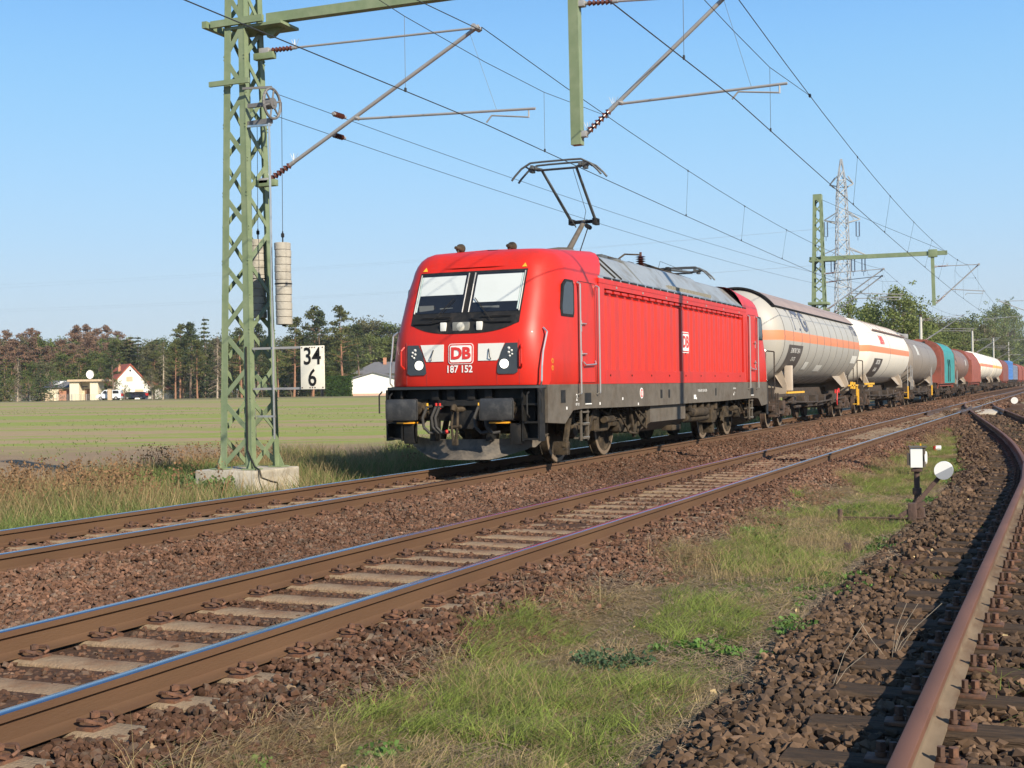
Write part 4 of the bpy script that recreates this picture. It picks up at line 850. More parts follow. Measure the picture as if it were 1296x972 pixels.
w = coil_wagon(245.3, 266, 'last visible dark red wagon at the far right end of the train', RB, 247, 264); coil_wagon(266.3, 287, 'rust-red wagon at the very tail of the visible train', RB, 268, 285)
# ------------------------------------------------------------------ masts, booms, cantilevers
def lattice(m, x, y, z0, z1, w0, w1, d0, d1, n, leg=.10, br=.055, cr=True):
    def P(i, sx_, sy_): t = i/n; return Vector((x+sx_*(w0+(w1-w0)*t)/2, y+sy_*(d0+(d1-d0)*t)/2, z0+(z1-z0)*t))
    C4 = [(-1,-1),(1,-1),(1,1),(-1,1)]
    for c in C4:
        a, b = P(0,*c), P(n,*c)
        m.bar(a+Vector((-c[0]*leg*.4,0,0)), b+Vector((-c[0]*leg*.4,0,0)), leg, .016, up=(0,1,0)) ; m.bar(a+Vector((0,-c[1]*leg*.4,0)), b+Vector((0,-c[1]*leg*.4,0)), .016, leg, up=(0,1,0))
    for k in range(4):
        c, d = C4[k], C4[(k+1) % 4]
        for i in range(n):
            a, b = (P(i,*c), P(i+1,*d)) if i % 2 == 0 else (P(i,*d), P(i+1,*c)); up = (c[0]+d[0], c[1]+d[1], 0)
            m.bar(a, b, .012 if False else br, .016, up=up)
def insul(m1, m2, a, b, r=.062, n=6):
    a, b = Vector(a), Vector(b); d = b-a; L = d.length; d.normalize()
    for i in range(n):
        c = a+d*(L*(.18+.64*i/(n-1))); m1.tube(c-d*.018, c+d*.018, r, r*.65, n=12)
    m1.tube(a+d*L*.12, b-d*L*.12, r*.5, n=8); m2.tube(a, a+d*L*.16, r*.62, n=10); m2.tube(b-d*L*.16, b, r*.62, n=10)
def spikes(m, p):
    for k in range(4): m.tube(p, (p[0]+.05*(k-1.5), p[1]+.02*(k % 2), p[2]+.16), .006, .003, n=4)
def cantilever(root, A, B, top, k1, reg, cw, s=1, anti=True):
    """A lower insulator foot, B upper foot, top messenger clamp, k1 fraction on strut where registration tube starts, reg end, cw contact wire"""
    A, B, top, reg, cw = map(Vector, (A, B, top, reg, cw)); mi, mi2, mg = MB(), MB(), MB()
    dA = (top-A).normalized(); insul(mi, mg, A, A+dA*.62); mg.tube(A+dA*.6, top+dA*.06, .034, n=10)
    dB = (top+Vector((-.12,0,.02))-B).normalized(); insul(mi2, mg, B, B+dB*.58, .05); mg.tube(B+dB*.56, top, .02, n=8)
    R0 = A+(top-A)*k1; mg.tube(R0, reg, .022, n=8); mg.tube(reg+Vector((-.12*s,0,-.02)), reg+Vector((-.12*s,0,-.14)), .014); mg.path([reg+Vector((-.12*s,0,-.13)), cw+Vector((.10*s,0,.13)), cw+Vector((0,0,.02))], .014)
    mg.tube(R0+(reg-R0)*.04, R0+(reg-R0)*.02+Vector((0,0,.03)), .035)
    mg.tube(top+Vector((0,-.12,0)), top+Vector((0,.12,0)), .05, n=10)
    for q in (A+dA*.62, A+dA*.05, B+dB*.55): spikes(mg, q)
    t = mg.build('cantilever_tube', GALV, root); mh = MB(); mh.tube(R0+(reg-R0)*.80, A+(top-A)*.97, .003, n=4); mh.build('hanger_wire', WIRE, t); mi.build('insulator', INSUL, t); mi2.build('insulator', INSUL, t)
    c = MB(); c.bbox(A.x-.12*s-.06, A.x-.12*s+.14, A.y-.06, A.y+.06, A.z-.05, A.z+.05, .01); c.tube(A-dA*.1, A, .03); c.build('mast_clamp', GALV, t); c = MB(); c.bbox(B.x-.12*s-.06, B.x-.12*s+.14, B.y-.06, B.y+.06, B.z-.05, B.z+.05, .01); c.build('mast_clamp', GALV, t)
MY = 20.0
mast = thing('catenary_mast', (-13.72, MY, 0), 'large green lattice mast on a concrete block, left of the locomotive', 'catenary mast', 'green lattice masts')
m = MB(); lattice(m, -13.73, MY, .02, 10.5, .66, .32, .86, .50, 17, leg=.135, br=.085)
for c in ((-1,-1),(1,-1),(1,1),(-1,1)):
    x, y = -13.73+c[0]*.33, MY+c[1]*.43; m.prism([(0,.02),(.24,.02),(.05,.42),(0,.42)], lambda a, b, t: (x-c[0]*.02+c[0]*(a-.1), y+t, b), -.008, .008); m.prism([(0,.02),(.24,.02),(.05,.42),(0,.42)], lambda a, b, t: (x+t, y-c[1]*.02+c[1]*(a-.1), b), -.008, .008); m.box(x-.14,x+.14,y-.14,y+.14,.005,.025)
m.build('lattice_column', GREEN, mast, smooth=0)
m = MB(); m.bbox(-14.42, -13.14, MY-.72, MY+.72, -.95, .0, .03); m.build('concrete_foundation', CONC, mast)
m = MB()
for z in (8.05,): 
    for dy in (-.42,.42): m.bar((-14.2,MY+dy*.8,z),(-13.1,MY+dy*.8,z),.07,.12)
    m.box(-13.85,-12.75,MY-.30,MY+.30,7.93,7.98); m.prism([(-13.3,8.0),(-13.2,7.78),(-13.1,7.78),(-12.85,7.95),(-12.8,8.02)], lambda a, b, t: (a, MY+t, b), -.05, .05)
mz_ = MB(); mz_.bar((-14.2,MY-.42,6.95),(-13.35,MY-.42,6.95),.05,.09); mz_.build('cross_angle', GREEN, mast)
m.bar((-14.3,MY-.42,8.05),(-14.3,MY+.42,8.05),.1,.12); m.build('boom_bracket', GREEN, mast)
m = MB(); m.bar((-13.2,MY,8.12),(-2.4,MY,8.04),.17,.17); m.build('boom', GREEN, mast)
m = MB(); m.bar((-7.32,MY,8.05),(-7.30,MY,5.33),.17,.17,up=(0,1,0)); m.bbox(-7.5,-7.1,MY-.16,MY+.16,7.80,7.92,.01); m.build('drop_post', GREEN, mast)
cantilever(mast, (-13.25,MY,5.20), (-13.2,MY,7.55), (-9.08,MY,7.46), .42, (-8.03,MY,6.0), (-8.92,MY,5.83))
cantilever(mast, (-7.15,MY,5.50), (-7.15,MY,7.62), (-4.78,MY,7.46), .22, (-3.88,MY,5.98), (-4.74,MY,5.80))
for z_ in (5.1, 7.40): m = MB(); m.bbox(-13.5,-13.08,MY-.06,MY+.06,z_,z_+.12,.01); m.build('cantilever_bracket', GREEN, mast)
# tension wheel and guide rod
m = MB(); wc = Vector((-12.92, MY-.35, 6.50)); ring = [wc+Vector((0, .36*math.cos(g)*.75+.0, .36*math.sin(g))) for g in np.linspace(0, 2*PI, 29)]
ring = [wc+Vector((0, .265*math.cos(g), .265*math.sin(g))) for g in np.linspace(0, 2*PI, 29)]; m.path(ring, .026, n=6)
for k in range(6): g = 2*PI*k/6+.3; m.tube(wc, wc+Vector((0, .265*math.cos(g), .265*math.sin(g))), .017)
m.tube(wc+Vector((-.12,0,0)), wc+Vector((.04,0,0)), .10, n=14); m.bar(wc+Vector((-.5,.0,.0)), wc+Vector((.05,.0,.0)), .06, .07); m.bar(wc+Vector((-.6,.1,-.30)), wc+Vector((-.05,.05,-.29)), .08, .09); m.bar(wc+Vector((-.55,-.1,.30)), wc+Vector((.0,.0,.29)), .03, .04)
m.build('tension_wheel', mat('wheel grey', (.17,.165,.16), .6, metal=.2), mast, smooth=40)
m = MB(); m.tube((-12.97,MY-.38,6.15),(-12.95,MY-.38,.55),.02,n=8); m.tube((-13.95,MY+.45,6.35),(-13.92,MY+.45,.55),.02,n=8); m.bar((-13.5,MY-.3,6.15),(-12.93,MY-.38,6.12),.035,.035); m.bar((-13.5,MY-.3,.95),(-12.93,MY-.38,.95),.035,.035); m.build('guide_rod', STEEL, mast)
m = MB(); m.path([(-13.5,MY-.42,2.2),(-13.48,MY-.45,.35),(-13.3,MY-.5,.06),(-13.1,MY-.64,.01),(-13.05,MY-.66,-.12),(-12.85,MY-.66,-.18),(-12.72,MY-.66,-.20),(-12.72,MY-.66,-.5)], .016); m.build('earth_cable', BLACK, mast)
for (x, y, lab, top, n) in ((-12.74, MY-.35, 'stack of pale round concrete weights hanging beside the mast', 4.02, 11), (-13.73, MY+.35, 'stack of concrete weights partly hidden behind the lattice mast', 4.2, 11)):
    t = thing('tension_weights', (x, y, top-1.45), lab, 'counterweight', 'tension weights of the lattice mast')
    for k in range(n):
        m = MB(); h = 1.45/n; o = random.uniform(-.008,.008); zz = top-1.45+k*h; r = .145; m.lathe([(0,0),(r-.008,0),(r,.008),(r,h-.012),(r-.008,h-.004),(0,h-.004)], (x+.0+o, y+random.uniform(-.006,.006), zz), 'z', 24); m.build('weight_disc', WCONC, t)
    m = MB(); m.tube((x, y, top), (x, y, top+.2), .012); m.lathe([(.0,0),(.03,.02),(.03,.08),(0,.1)], (x, y, top+.08), 'z', 8); m.tube((x,y,top+.2),(x+.02,y,6.5),.006,n=4); m.lathe([(0,0),(.04,0),(.03,-.03)], (x,y,top-1.45), 'z', 8); m.lathe([(.150,0),(.157,.01),(.150,.02)], (x,y,top-.74), 'z', 20); m.build('weight_rod', BLACK, t)
# kilometre board
t = thing('kilometre_board', (-12.4, MY-.3, 1.8), 'white kilometre board reading 34 6 beside the lattice mast', 'sign')
bx0, bx1, bz0, bz1 = -12.38, -11.90, 1.42, 2.18; BY = MY-.40
def bp(a, b, t_): return (a, BY+t_, b)
m = MB(); m.bbox(bx0, bx1, BY, BY+.02, bz0, bz1, .006); m.build('board_plate', mat('board enamel', (.80,.76,.64), .4, var=.05, col2=(.62,.5,.3), cscale=3, thresh=(.62,.8)), t)
for txt, z in (('34', 1.985), ('6', 1.61)):
    v, f = text_pts(txt, .42, .006, .88); m = MB(); m.add([(-12.14+a, BY-.006, z+b) for a, b in v], f); m.build('board_digit', BLACK, t, smooth=0)
m = MB()
for x in (bx0+.03, bx1-.03, -12.19, -12.14, -12.09):
    for z in (bz0+.03, bz1-.03): m.box(x-.012, x+.012, BY-.004, BY+.001, z-.01, z+.01)
m.build('rust_rivet', CLIP, t)
m = MB(); m.bar((-13.4, BY+.05, bz1-.02), (-11.95, BY+.05, bz1-.02), .03, .04); m.bar((-13.4, BY+.05, bz0+.02), (-11.95, BY+.05, bz0+.02), .03, .04); m.build('board_bracket', GALV, t)
# second lattice mast
M2 = 72.0
mast2 = thing('catenary_mast', (-12.42, M2, 0), 'green lattice mast with a long boom rising behind the first tank wagon', 'catenary mast', 'green lattice masts')
m = MB(); lattice(m, -12.42, M2, -.4, 11.6, .95, .42, .95, .42, 22, leg=.12, br=.07); m.box(-12.64,-12.20,M2-.22,M2+.22,11.3,11.62)
m.build('lattice_column', GREEN, mast2, smooth=0); m = MB(); m.bar((-12.9,M2,8.12),(-5.75,M2,8.1),.18,.22); m.bbox(-12.9,-11.5,M2-.3,M2+.3,7.95,8.05,.02); m.build('boom', GREEN, mast2); m = MB(); m.bar((-6.5,M2,8.25),(-6.45,M2,5.35),.17,.17,up=(0,1,0)); m.bbox(-6.7,-6.25,M2-.15,M2+.15,7.9,8.3,.02); m.build('drop_post', GREEN, mast2)
cantilever(mast2, (-12.05,M2,5.3), (-12.1,M2,7.3), (-9.0,M2,7.4), .42, (-8.0,M2,6.0), (-9.3,M2,5.8)); cantilever(mast2, (-12.05,M2+.9,5.0), (-12.1,M2+.9,6.9), (-9.2,M2+.9,7.1), .45, (-8.2,M2+.9,5.9), (-9.5,M2+.9,5.7))
cantilever(mast2, (-6.3,M2,5.5), (-6.3,M2,7.4), (-4.2,M2,7.4), .35, (-3.9,M2,6.0), (-4.9,M2,5.8))
m = MB(); m.bbox(-12.95,-11.9,M2-.5,M2+.5,5.6,5.75,.02); m.bbox(-12.1,-11.85,M2-.1,M2+.1,5.25,5.35,.01); m.build('platform_plate', GREEN, mast2)
# farther concrete masts with tube cantilevers
PALEM = mat('pale concrete mast', (.45,.44,.40), .8, var=.1)
mk = [(128, -12.7, 7.4, 'pale concrete mast rising above the grey-brown tank wagon', 2), (200, -12.7, 8.5, 'pale concrete mast above the rust-red hooded wagon', 2), (262, -12.9, 9.2, 'distant pale mast above the cream tank wagon', 1), (330, -12.9, 10.2, 'far pale mast beyond the blue container', 1)]
for y, x, h, lab, nc in mk:
    t = thing('catenary_mast', (x, y, 0), lab, 'catenary mast', 'pale concrete masts'); m = MB(); m.tube((x,y,-.5),(x,y,h),.20,.13,n=12); m.build('mast_pole', PALEM, t)
    m = MB(); m.tube((x,y,h-.02),(x,y,h+.22),.15,n=10); m.build('mast_cap', UNDER, t)
    cantilever(t, (x+.2,y,5.0), (x+.2,y,7.0), (-9.2,y,7.2), .45, (-8.2,y,6.0), (-9.3,y,5.8))
    if nc > 1: cantilever(t, (x+.2,y+1.2,5.2), (x+.2,y+1.2,7.2), (-8.9,y+1.2,7.5), .45, (-8.0,y+1.2,6.2), (-9.3,y+1.2,5.9))
for y, x, lab in ((105, .4, 'catenary mast cantilever reaching in at the right edge of the photo'), (165, -1.2, 'distant right-hand mast beyond the crossing'), (232, -1.3, 'farthest right-hand mast beside the line')):
    t = thing('catenary_mast', (x, y, 0), lab, 'catenary mast', 'masts on the right-hand side'); m = MB(); m.tube((x,y,-.5),(x,y,8.2),.20,.13,n=12); m.build('mast_pole', PALEM, t)
    cantilever(t, (x-.2,y,5.2), (x-.2,y,7.2), (-4.7,y,7.3), .45, (-5.9,y,6.0), (-5.1,y,5.8), s=-1)
# mast on the right outside the view whose shadow falls across tracks and locomotive
tt = thing('catenary_mast', (2.35, 21.85, 0), 'tall steel mast right of the siding, its thin shadow crossing the tracks', 'catenary mast'); m = MB(); m.bar((2.35,21.85,-.4),(2.35,21.85,12.6),.19,.19,up=(0,1,0)); m.build('mast_pole', GREEN, tt)
# wires
def wire(name, pts, r, label, group='overhead wires', cat='wire', mt=WIRE):
    m = MB(); m.path(pts, r, n=5); return m.build(name, mt, origin=pts[0], label=label, cat=cat, group=group)
def sag(a, b, s, n=14):
    a, b = Vector(a), Vector(b); return [a+(b-a)*t+Vector((0,0,-4*s*t*(1-t))) for t in np.linspace(0, 1, n)]
def catenary(xm, xc, label1, label2):
    sup = [-30, MY, M2, 128, 200, 262, 330]; mp, cp = [], []
    for i, (a, b) in enumerate(zip(sup, sup[1:])):
        mp += sag((xm+(.1 if i % 2 else 0), a, 7.46), (xm-(.0 if i % 2 else -.1), b, 7.40), .66 if b-a < 60 else .8)
        n = 8
        for j in range(n+1):
            t = j/n; st = (.28 if i % 2 else -.28)*(1-2*t); cp.append((xc+st*.9, a+(b-a)*t, 5.83-.07*4*t*(1-t)))
    w1 = wire('messenger_wire', mp, .008, label1); w2 = wire('contact_wire', cp, .0085, label2)
    mz = lambda y: float(np.interp(y, [p[1] for p in mp], [p[2] for p in mp])); mx_ = lambda y: float(np.interp(y, [p[1] for p in mp], [p[0] for p in mp])); cz = lambda y: float(np.interp(y, [p[1] for p in cp], [p[2] for p in cp])); cx = lambda y: float(np.interp(y, [p[1] for p in cp], [p[0] for p in cp]))
    for a, b in zip(sup, sup[1:]):
        if a >= 262: continue
        L = b-a
        for t in np.linspace(0, 1, 9)[1:-1]:
            y = a+L*t
            if min(y-a, b-y) < 8: continue
            m = MB()
            m.tube((mx_(y),y,mz(y)), (cx(y),y,cz(y)), .004, n=4); m.bbox(cx(y)-.012,cx(y)+.012,y-.02,y+.02,cz(y)-.01,cz(y)+.05,.002); m.bbox(mx_(y)-.012,mx_(y)+.012,y-.02,y+.02,mz(y)-.03,mz(y)+.02,.002); m.build('dropper_wire', WIRE, w1)
    for s_ in sup[1:4]:
        m = MB(); y0, y1 = s_-6.5, s_+6.5; pts = [(mx_(y0),y0,mz(y0)), (cx(s_-2.8),s_-2.8,6.93), (cx(s_),s_,6.88), (cx(s_+2.8),s_+2.8,6.93), (mx_(y1),y1,mz(y1))]
        m.path(pts, .006, n=5)
        for y in (s_-2.8, s_+2.8): m.tube((cx(y),y,6.93),(cx(y),y,cz(y)),.004,n=4); m.bbox(cx(y)-.012,cx(y)+.012,y-.02,y+.02,cz(y)-.01,cz(y)+.05,.002)
        for y in (y0, y1): m.bbox(mx_(y)-.02,mx_(y)+.02,y-.05,y+.05,mz(y)-.03,mz(y)+.03,.002)
        m.build('stitch_wire', WIRE, w1)
catenary(-9.08, -9.2, 'upper carrying wire above the train\'s track', 'lower contact wire touched by the pantograph')
catenary(-4.78, -4.95, 'upper carrying wire above the empty middle track', 'lower contact wire above the empty middle track')
for k, (z0, z1, x1, lab) in enumerate(((6.70, 6.75, -9.9, 'thin tension wire leaving the top of the tension wheel'), (6.30, 6.35, -10.3, 'thin tension wire leaving the foot of the tension wheel'))):
    p0 = Vector((-12.92, MY-.3, z0)); p1 = Vector((x1, M2+.9, z1-.1)); w_ = wire('tension_wire', sag(p0, p1, .35), .006, lab)
    m = MB(); g = MB(); a = p0+(p1-p0)*.035+Vector((0,0,-.03)); insul(m, g, a, a+(p1-p0).normalized()*.42, .055, 5); g.build('insulator_fitting', GALV, w_); m.build('insulator', INSUL, w_)
wire('feeder_wire', sag((-12.3,M2,7.5), (-12.3,M2+56,7.3), .4), .006, 'thin wire running from the second lattice mast to the pale mast')
wire('anchor_wire', sag((-5.8,M2,8.15), (-12.6,20+12,10.4), .1)[:1]+[(-12.4,M2,11.3)] if False else [(-5.8,M2,8.15),(-9.1,M2,9.75),(-12.25,M2,11.35)], .01, 'stay wire from the lattice mast top to the boom end')
# high-voltage pylon far behind
px, py_, _ = at(1066, 300, 250.0)
pyl = thing('power_pylon', (px, py_, 0), 'tall pale lattice power pylon far behind the second mast', 'pylon')
PYM = mat('pylon zinc', (.36,.37,.38), .5, metal=.2)
m = MB(); r = .11
def rot(u, w): return (px+u*AX[0][0]-w*AX[0][1], py_+u*AX[0][1]+w*AX[0][0])
lv = [(0,1.9),(5,1.65),(10,1.5),(15,1.35),(19.5,1.25),(24,1.15),(28.5,1.05),(33,.95),(37,.85),(40,.65),(44,.12)]
for (z0, w0), (z1, w1) in zip(lv, lv[1:]):
    for k, c in enumerate(((-1,-1),(1,-1),(1,1),(-1,1))):
        d = ((-1,-1),(1,-1),(1,1),(-1,1))[(k+1) % 4]; a = (*rot(c[0]*w0, c[1]*w0), z0); b = (*rot(c[0]*w1, c[1]*w1), z1); e = (*rot(d[0]*w1, d[1]*w1), z1); f = (*rot(d[0]*w0, d[1]*w0), z0)
        m.bar(a, b, .15, .15); zm = (z0+z1)/2; mm = (*rot((c[0]*(w0+w1)/2), c[1]*(w0+w1)/2), zm); mn = (*rot((d[0]*(w0+w1)/2), d[1]*(w0+w1)/2), zm)
        m.bar(a, mn, .1, .1); m.bar(mn, b, .1, .1); m.bar(f, mm, .08, .08); m.bar(mm, e, .08, .08); m.bar(b, e, .1, .1)
m.build('pylon_body', PYM, pyl, smooth=0)
PYD = mat('pylon arm grey', (.26,.27,.28), .6); INB = mat('blue grey insulator', (.05,.09,.16), .4)
for z, w_, ins in ((38.6,2.1,()),(31.8,3.3,(-3.1,3.0)),(25.0,4.2,(-4.0,-1.9,2.0,4.0))):
    m = MB()
    for s in (-1, 1):
        tip = (*rot(s*w_, s*-.6), z+.6)
        for c in (-1, 1): m.bar((*rot(s*1.0, c*1.0), z), tip, .2, .2); m.bar((*rot(s*1.0, c*1.0), z+2.0), tip, .17, .17)
        m.bar((*rot(s*1.0,-1.0),z),(*rot(s*2.2,.6),z+.5),.08,.08); m.bar((*rot(s*1.0,-1),z+2),(*rot(s*2.2,-.5),z+.5),.08,.08)
    m.bar((*rot(-1,0),z),(*rot(1,0),z),.12,.12); a = m.build('cross_arm', PYD, pyl, smooth=0)
    for u in ins:
        m = MB()
        for du in (-.3,.3): m.tube((*rot(u+du,0), z+.2), (*rot(u+du,0), z-2.6), .13, n=6)
        m.bar((*rot(u-.3,0), z-2.6), (*rot(u+.3,0), z-2.6), .1, .1); m.tube((*rot(u,0), z-2.6), (*rot(u,0), z-3.4), .05, n=4); m.build('insulator_string', INB, a)
for k in range(4):
    a = at(-300, [371,376,398,402][k], 420); b = (px, py_, [31,31,24,24][k]); 
    wire('power_line', sag(a, b, 2.0), .012, ['faint high-voltage line, uppermost of those crossing the left sky','faint high-voltage line just under the uppermost one','faint high-voltage line, third of those crossing the left sky','faint high-voltage line, lowest of those crossing the left sky'][k], 'high-voltage lines', 'power line', mat('faint line %d' % k, (.3,.33,.36), .6))
# ------------------------------------------------------------------ siding point lamp, lever and small trackside things
def gzf(x, y): return float(gz(x, y))
t = thing('point_indicator_lamp', (-1.72, 16.6, gzf(-1.72,16.6)), 'white box-shaped point lamp on a short rusty post beside the weighted lever', 'point lamp')
g0 = gzf(-1.72,16.6); RST = mat('point rust', (.085,.05,.038), .85, var=.3, scale=12, bump=.4)
lx, ly = -1.72, 16.6
m = MB(); m.tube((lx,ly,g0-.05),(lx,ly,.36),.035,n=10); m.lathe([(.16,0),(.13,.06),(.06,.16),(.05,.3)], (lx,ly,g0-.02), 'z', 12); m.bbox(lx-.06,lx+.06,ly-.06,ly+.06,.30,.34,.01); m.tube((lx,ly,.02),(lx,ly,.10),.055,n=10); m.build('lamp_post', RST, t)
ax, ay = math.cos(RAD(10)), math.sin(RAD(10))
def lb(u, w): return (lx+u*ax-w*ay, ly+u*ay+w*ax)
m = MB(); vs = []
def obox(m, u0,u1,w0,w1,z0,z1):
    m.add([(*lb(u0,w0),z0),(*lb(u1,w0),z0),(*lb(u1,w1),z0),(*lb(u0,w1),z0),(*lb(u0,w0),z1),(*lb(u1,w0),z1),(*lb(u1,w1),z1),(*lb(u0,w1),z1)], [(0,3,2,1),(4,5,6,7),(0,1,5,4),(1,2,6,5),(2,3,7,6),(3,0,4,7)])
LW = mat('lamp box white', (.66,.66,.64), .5, var=.06, col2=(.5,.48,.44), cscale=12, thresh=(.6,.8))
obox(m,-.075,.065,-.08,.08,.355,.59); m.build('lamp_box', LW, t, smooth=0); m = MB(); obox(m,-.11,-.085,-.06,.06,.38,.52); obox(m,.075,.10,-.085,.085,.36,.60); obox(m,-.09,.12,-.10,.10,.595,.61); m.build('lamp_side_plate', GREYF, t, smooth=0)
m = MB(); m.lathe([(0,.02),(.07,.015),(.085,0)], (lx+.105,ly,.47), 'x', 20); m.build('lamp_lens', WHITE, t)
t = thing('weighted_lever', (-1.45, 16.4, g0), 'round lever weight, upper half white and lower half grey, on a slanting rusty arm', 'point lever')
m = MB(); m.bar((-1.76,16.38,-.14),(-1.45,16.44,.24),.03,.05); m.bbox(-1.80,-1.70,16.28,16.4,g0-.02,-.06,.02); m.bbox(-1.72,-1.62,16.4,16.5,g0,-.12,.02); m.bar((-1.9,16.3,-.22),(-1.6,16.35,-.05),.04,.05); m.build('lever_arm', RST, t)
wc = (-1.39,16.42,.33); 
for nm, a0, a1, mt in (('weight_upper', RAD(28), RAD(208), WHITE), ('weight_lower', RAD(208), RAD(388), mat('weight grey', (.30,.31,.33), .5, var=.1))):
    m = MB(); k = 24; rr = .108; vs = []
    for w in (-.045, .045): vs += [(wc[0]+rr*math.cos(a0+(a1-a0)*i/k), wc[1]+w, wc[2]+rr*math.sin(a0+(a1-a0)*i/k)) for i in range(k+1)]
    m.add(vs, [tuple(range(k+1)), tuple(range(2*k+1, k, -1))]+[(i, i+1, k+2+i, k+1+i) for i in range(k)]+[(k,0,k+1,2*k+1)]); m.build(nm, mt, t, smooth=30)
t = MB(); t.tube((-2.6,16.3,-.25),(.9,16.3,-.21),.011,n=8); t.bar((-2.6,16.45,-.29),(-.6,16.45,-.25),.02,.02); t.tube((-2.6,16.3,-.4),(-2.6,16.3,-.15),.03); t.build('point_rod', RST, origin=(-2.6,16.3,-.25), label='long thin rusty point rod lying across the ground to the siding rail', cat='rod')
for (x, y, lab, h) in ((-2.1, 13.6, 'short rusty post stub standing in the grass strip before the point lamp', .13), (-2.05, 16.9, 'small rusty hook bracket by the foot of the point lamp', .1)):
    gg = gzf(x, y); m = MB(); m.bbox(x-.035,x+.035,y-.03,y+.03,gg-.05,gg+h,.008); m.bbox(x-.05,x+.05,y-.045,y+.045,gg-.05,gg+.02,.008); m.build('post_stub', RST, origin=(x,y,gg), label=lab, cat='post')
x, y = -3.02, 33.5; gg = gzf(x, y)
t = thing('fouling_marker', (x,y,gg), 'small red and white marker peg between the tracks beyond the point lamp', 'marker'); m = MB(); m.tube((x-.0,y,gg),(x,y,gg+.16),.07,.06,n=12); m.build('marker_red', REDP, t); m = MB(); m.lathe([(0,0),(.075,0),(.075,.12),(0,.12)], (x+.01,y,gg+.10), 'x', 14); m.build('marker_white', WHITE, t); m = MB(); m.bar((x-.35,y,gg),(x-.35,y,gg+.22),.03,.03); m.build('marker_stake', YEL, t)
x, y = -1.9, 84.0; t = thing('point_indicator_lamp', (x,y,-.3), 'distant white point lamp beside the far end of the crossing', 'point lamp'); m = MB(); m.tube((x,y,-.35),(x,y,.35),.06); m.build('lamp_post', RST, t); m = MB(); m.bbox(x-.13,x+.13,y-.1,y+.1,.3,.78,.02); m.build('lamp_box', WHITE, t)
t = thing('weighted_lever', (x-1.1,y,-.3), 'distant grey lever weight left of the far point lamp', 'point lever'); m = MB(); m.lathe([(0,-.08),(.2,-.08),(.2,.08),(0,.08)], (x-1.1,y,.12), 'y', 18); m.build('lever_weight', WHITE, t); m = MB(); m.bar((x-1.05,y,.0),(x-.3,y,-.2),.08,.08); m.bbox(x-1.3,x-.4,y-.3,y+.3,-.35,-.12,.04); m.build('lever_arm', RST, t)
# ------------------------------------------------------------------ background buildings, cars, fence
VX = AX[0]; V2 = Vector((VX[0], VX[1], 0)).normalized(); F2 = Vector((-V2.y, V2.x, 0))
def place(px, D):                       # ground point at bearing px, depth D
    x, y, _ = at(px, 499, D); return Vector((x, y, gzf(x, y)))
class Loc(MB):                          # MB in a local frame: u right, w away, z up
    def __init__(s, o, ang=0): MB.__init__(s); s.o = o; s.c, s.s = math.cos(ang), math.sin(ang)
    def add(s, vs, fs, mi=0):
        out = []
        for v in vs:
            u = v[0]*s.c-v[1]*s.s; w = v[0]*s.s+v[1]*s.c; p = s.o+V2*u+F2*w; out.append((p.x, p.y, s.o.z+v[2]))
        return MB.add(s, out, fs, mi)
WALLW = mat('white render', (.80,.78,.72), .85, var=.05); WALLC = mat('cream render', (.72,.64,.47), .85, var=.06); ROOFR = mat('red roof tiles', (.36,.09,.05), .8, var=.2, scale=2); ROOFG = mat('grey roof tiles', (.13,.13,.14), .8, var=.15, scale=2)
BRICK = mat('brick panel', (.42,.20,.12), .85, var=.15); WIN = mat('window dark', (.05,.055,.06), .15); BEIGE = mat('beige trim', (.5,.38,.25), .8); PLINTH = mat('pink plinth', (.5,.33,.25), .9)
def gable_house(px, D, w, l, eave, ridge, ang, label, roofm, wallm, wins, chim=None, base=None):
    o = place(px, D); t = thing('house', o, label, 'house'); L_ = lambda: Loc(o, ang)
    m = L_(); pol = [(-w/2,-.3),(w/2,-.3),(w/2,eave),(0,ridge),(-w/2,eave)]; m.prism(pol, lambda a, b, k: (a, k, b), 0, l); m.build('wall', wallm, t, smooth=0)
    m = L_(); ov = .5; k = (ridge-eave)/(w/2)
    for s in (-1, 1): m.prism([(s*(w/2+ov), eave-k*ov+.02), (0, ridge+.02), (0, ridge+.27), (s*(w/2+ov), eave-k*ov+.27)], lambda a, b, q: (a, q, b), -.4, l+.4)
    r = m.build('roof', roofm, t, smooth=0)
    if chim: m = L_(); m.box(chim[0]-.25, chim[0]+.25, chim[1], chim[1]+.5, eave, ridge+.3); m.build('chimney', BRICK, r, smooth=0)
    for (a, b, c, d, mt) in wins:
        m = L_(); m.box(a-.08, c+.08, -.06, .02, b-.08, d+.08); f = m.build('window', WHITE, t, smooth=0); m = L_(); m.box(a, c, -.09, -.03, b, d); m.build('pane', mt, f, smooth=0)
    if base: m = L_(); m.box(-w/2-.02, w/2+.02, -.03, l, -.3, .45); m.build('plinth', base, t, smooth=0)
    return t
gable_house(165, 262, 7.0, 9, 3.1, 6.9, RAD(30), 'white gabled house with a red tiled roof among the trees', ROOFR, WALLW, [(-.8,3.6,.5,4.6,BEIGE),(.9,.9,2.6,2.0,BEIGE),(-2.4,.9,-1.2,2.0,BEIGE),(-.15,5.6,.2,6.0,WIN)], chim=(-1.4,3))
gable_house(190, 266, 5, 8, 2.0, 3.4, RAD(0), 'low white side wing just right of the red-roofed house', ROOFR, WALLW, [(-.5,.8,.8,1.7,WIN)])
gable_house(473, 255, 9.4, 9, 3.2, 4.5, 0, 'low white bungalow with a shallow grey gable left of the locomotive', ROOFG, WALLW, [(.7,1.0,2.1,2.6,WALLW)], base=PLINTH)
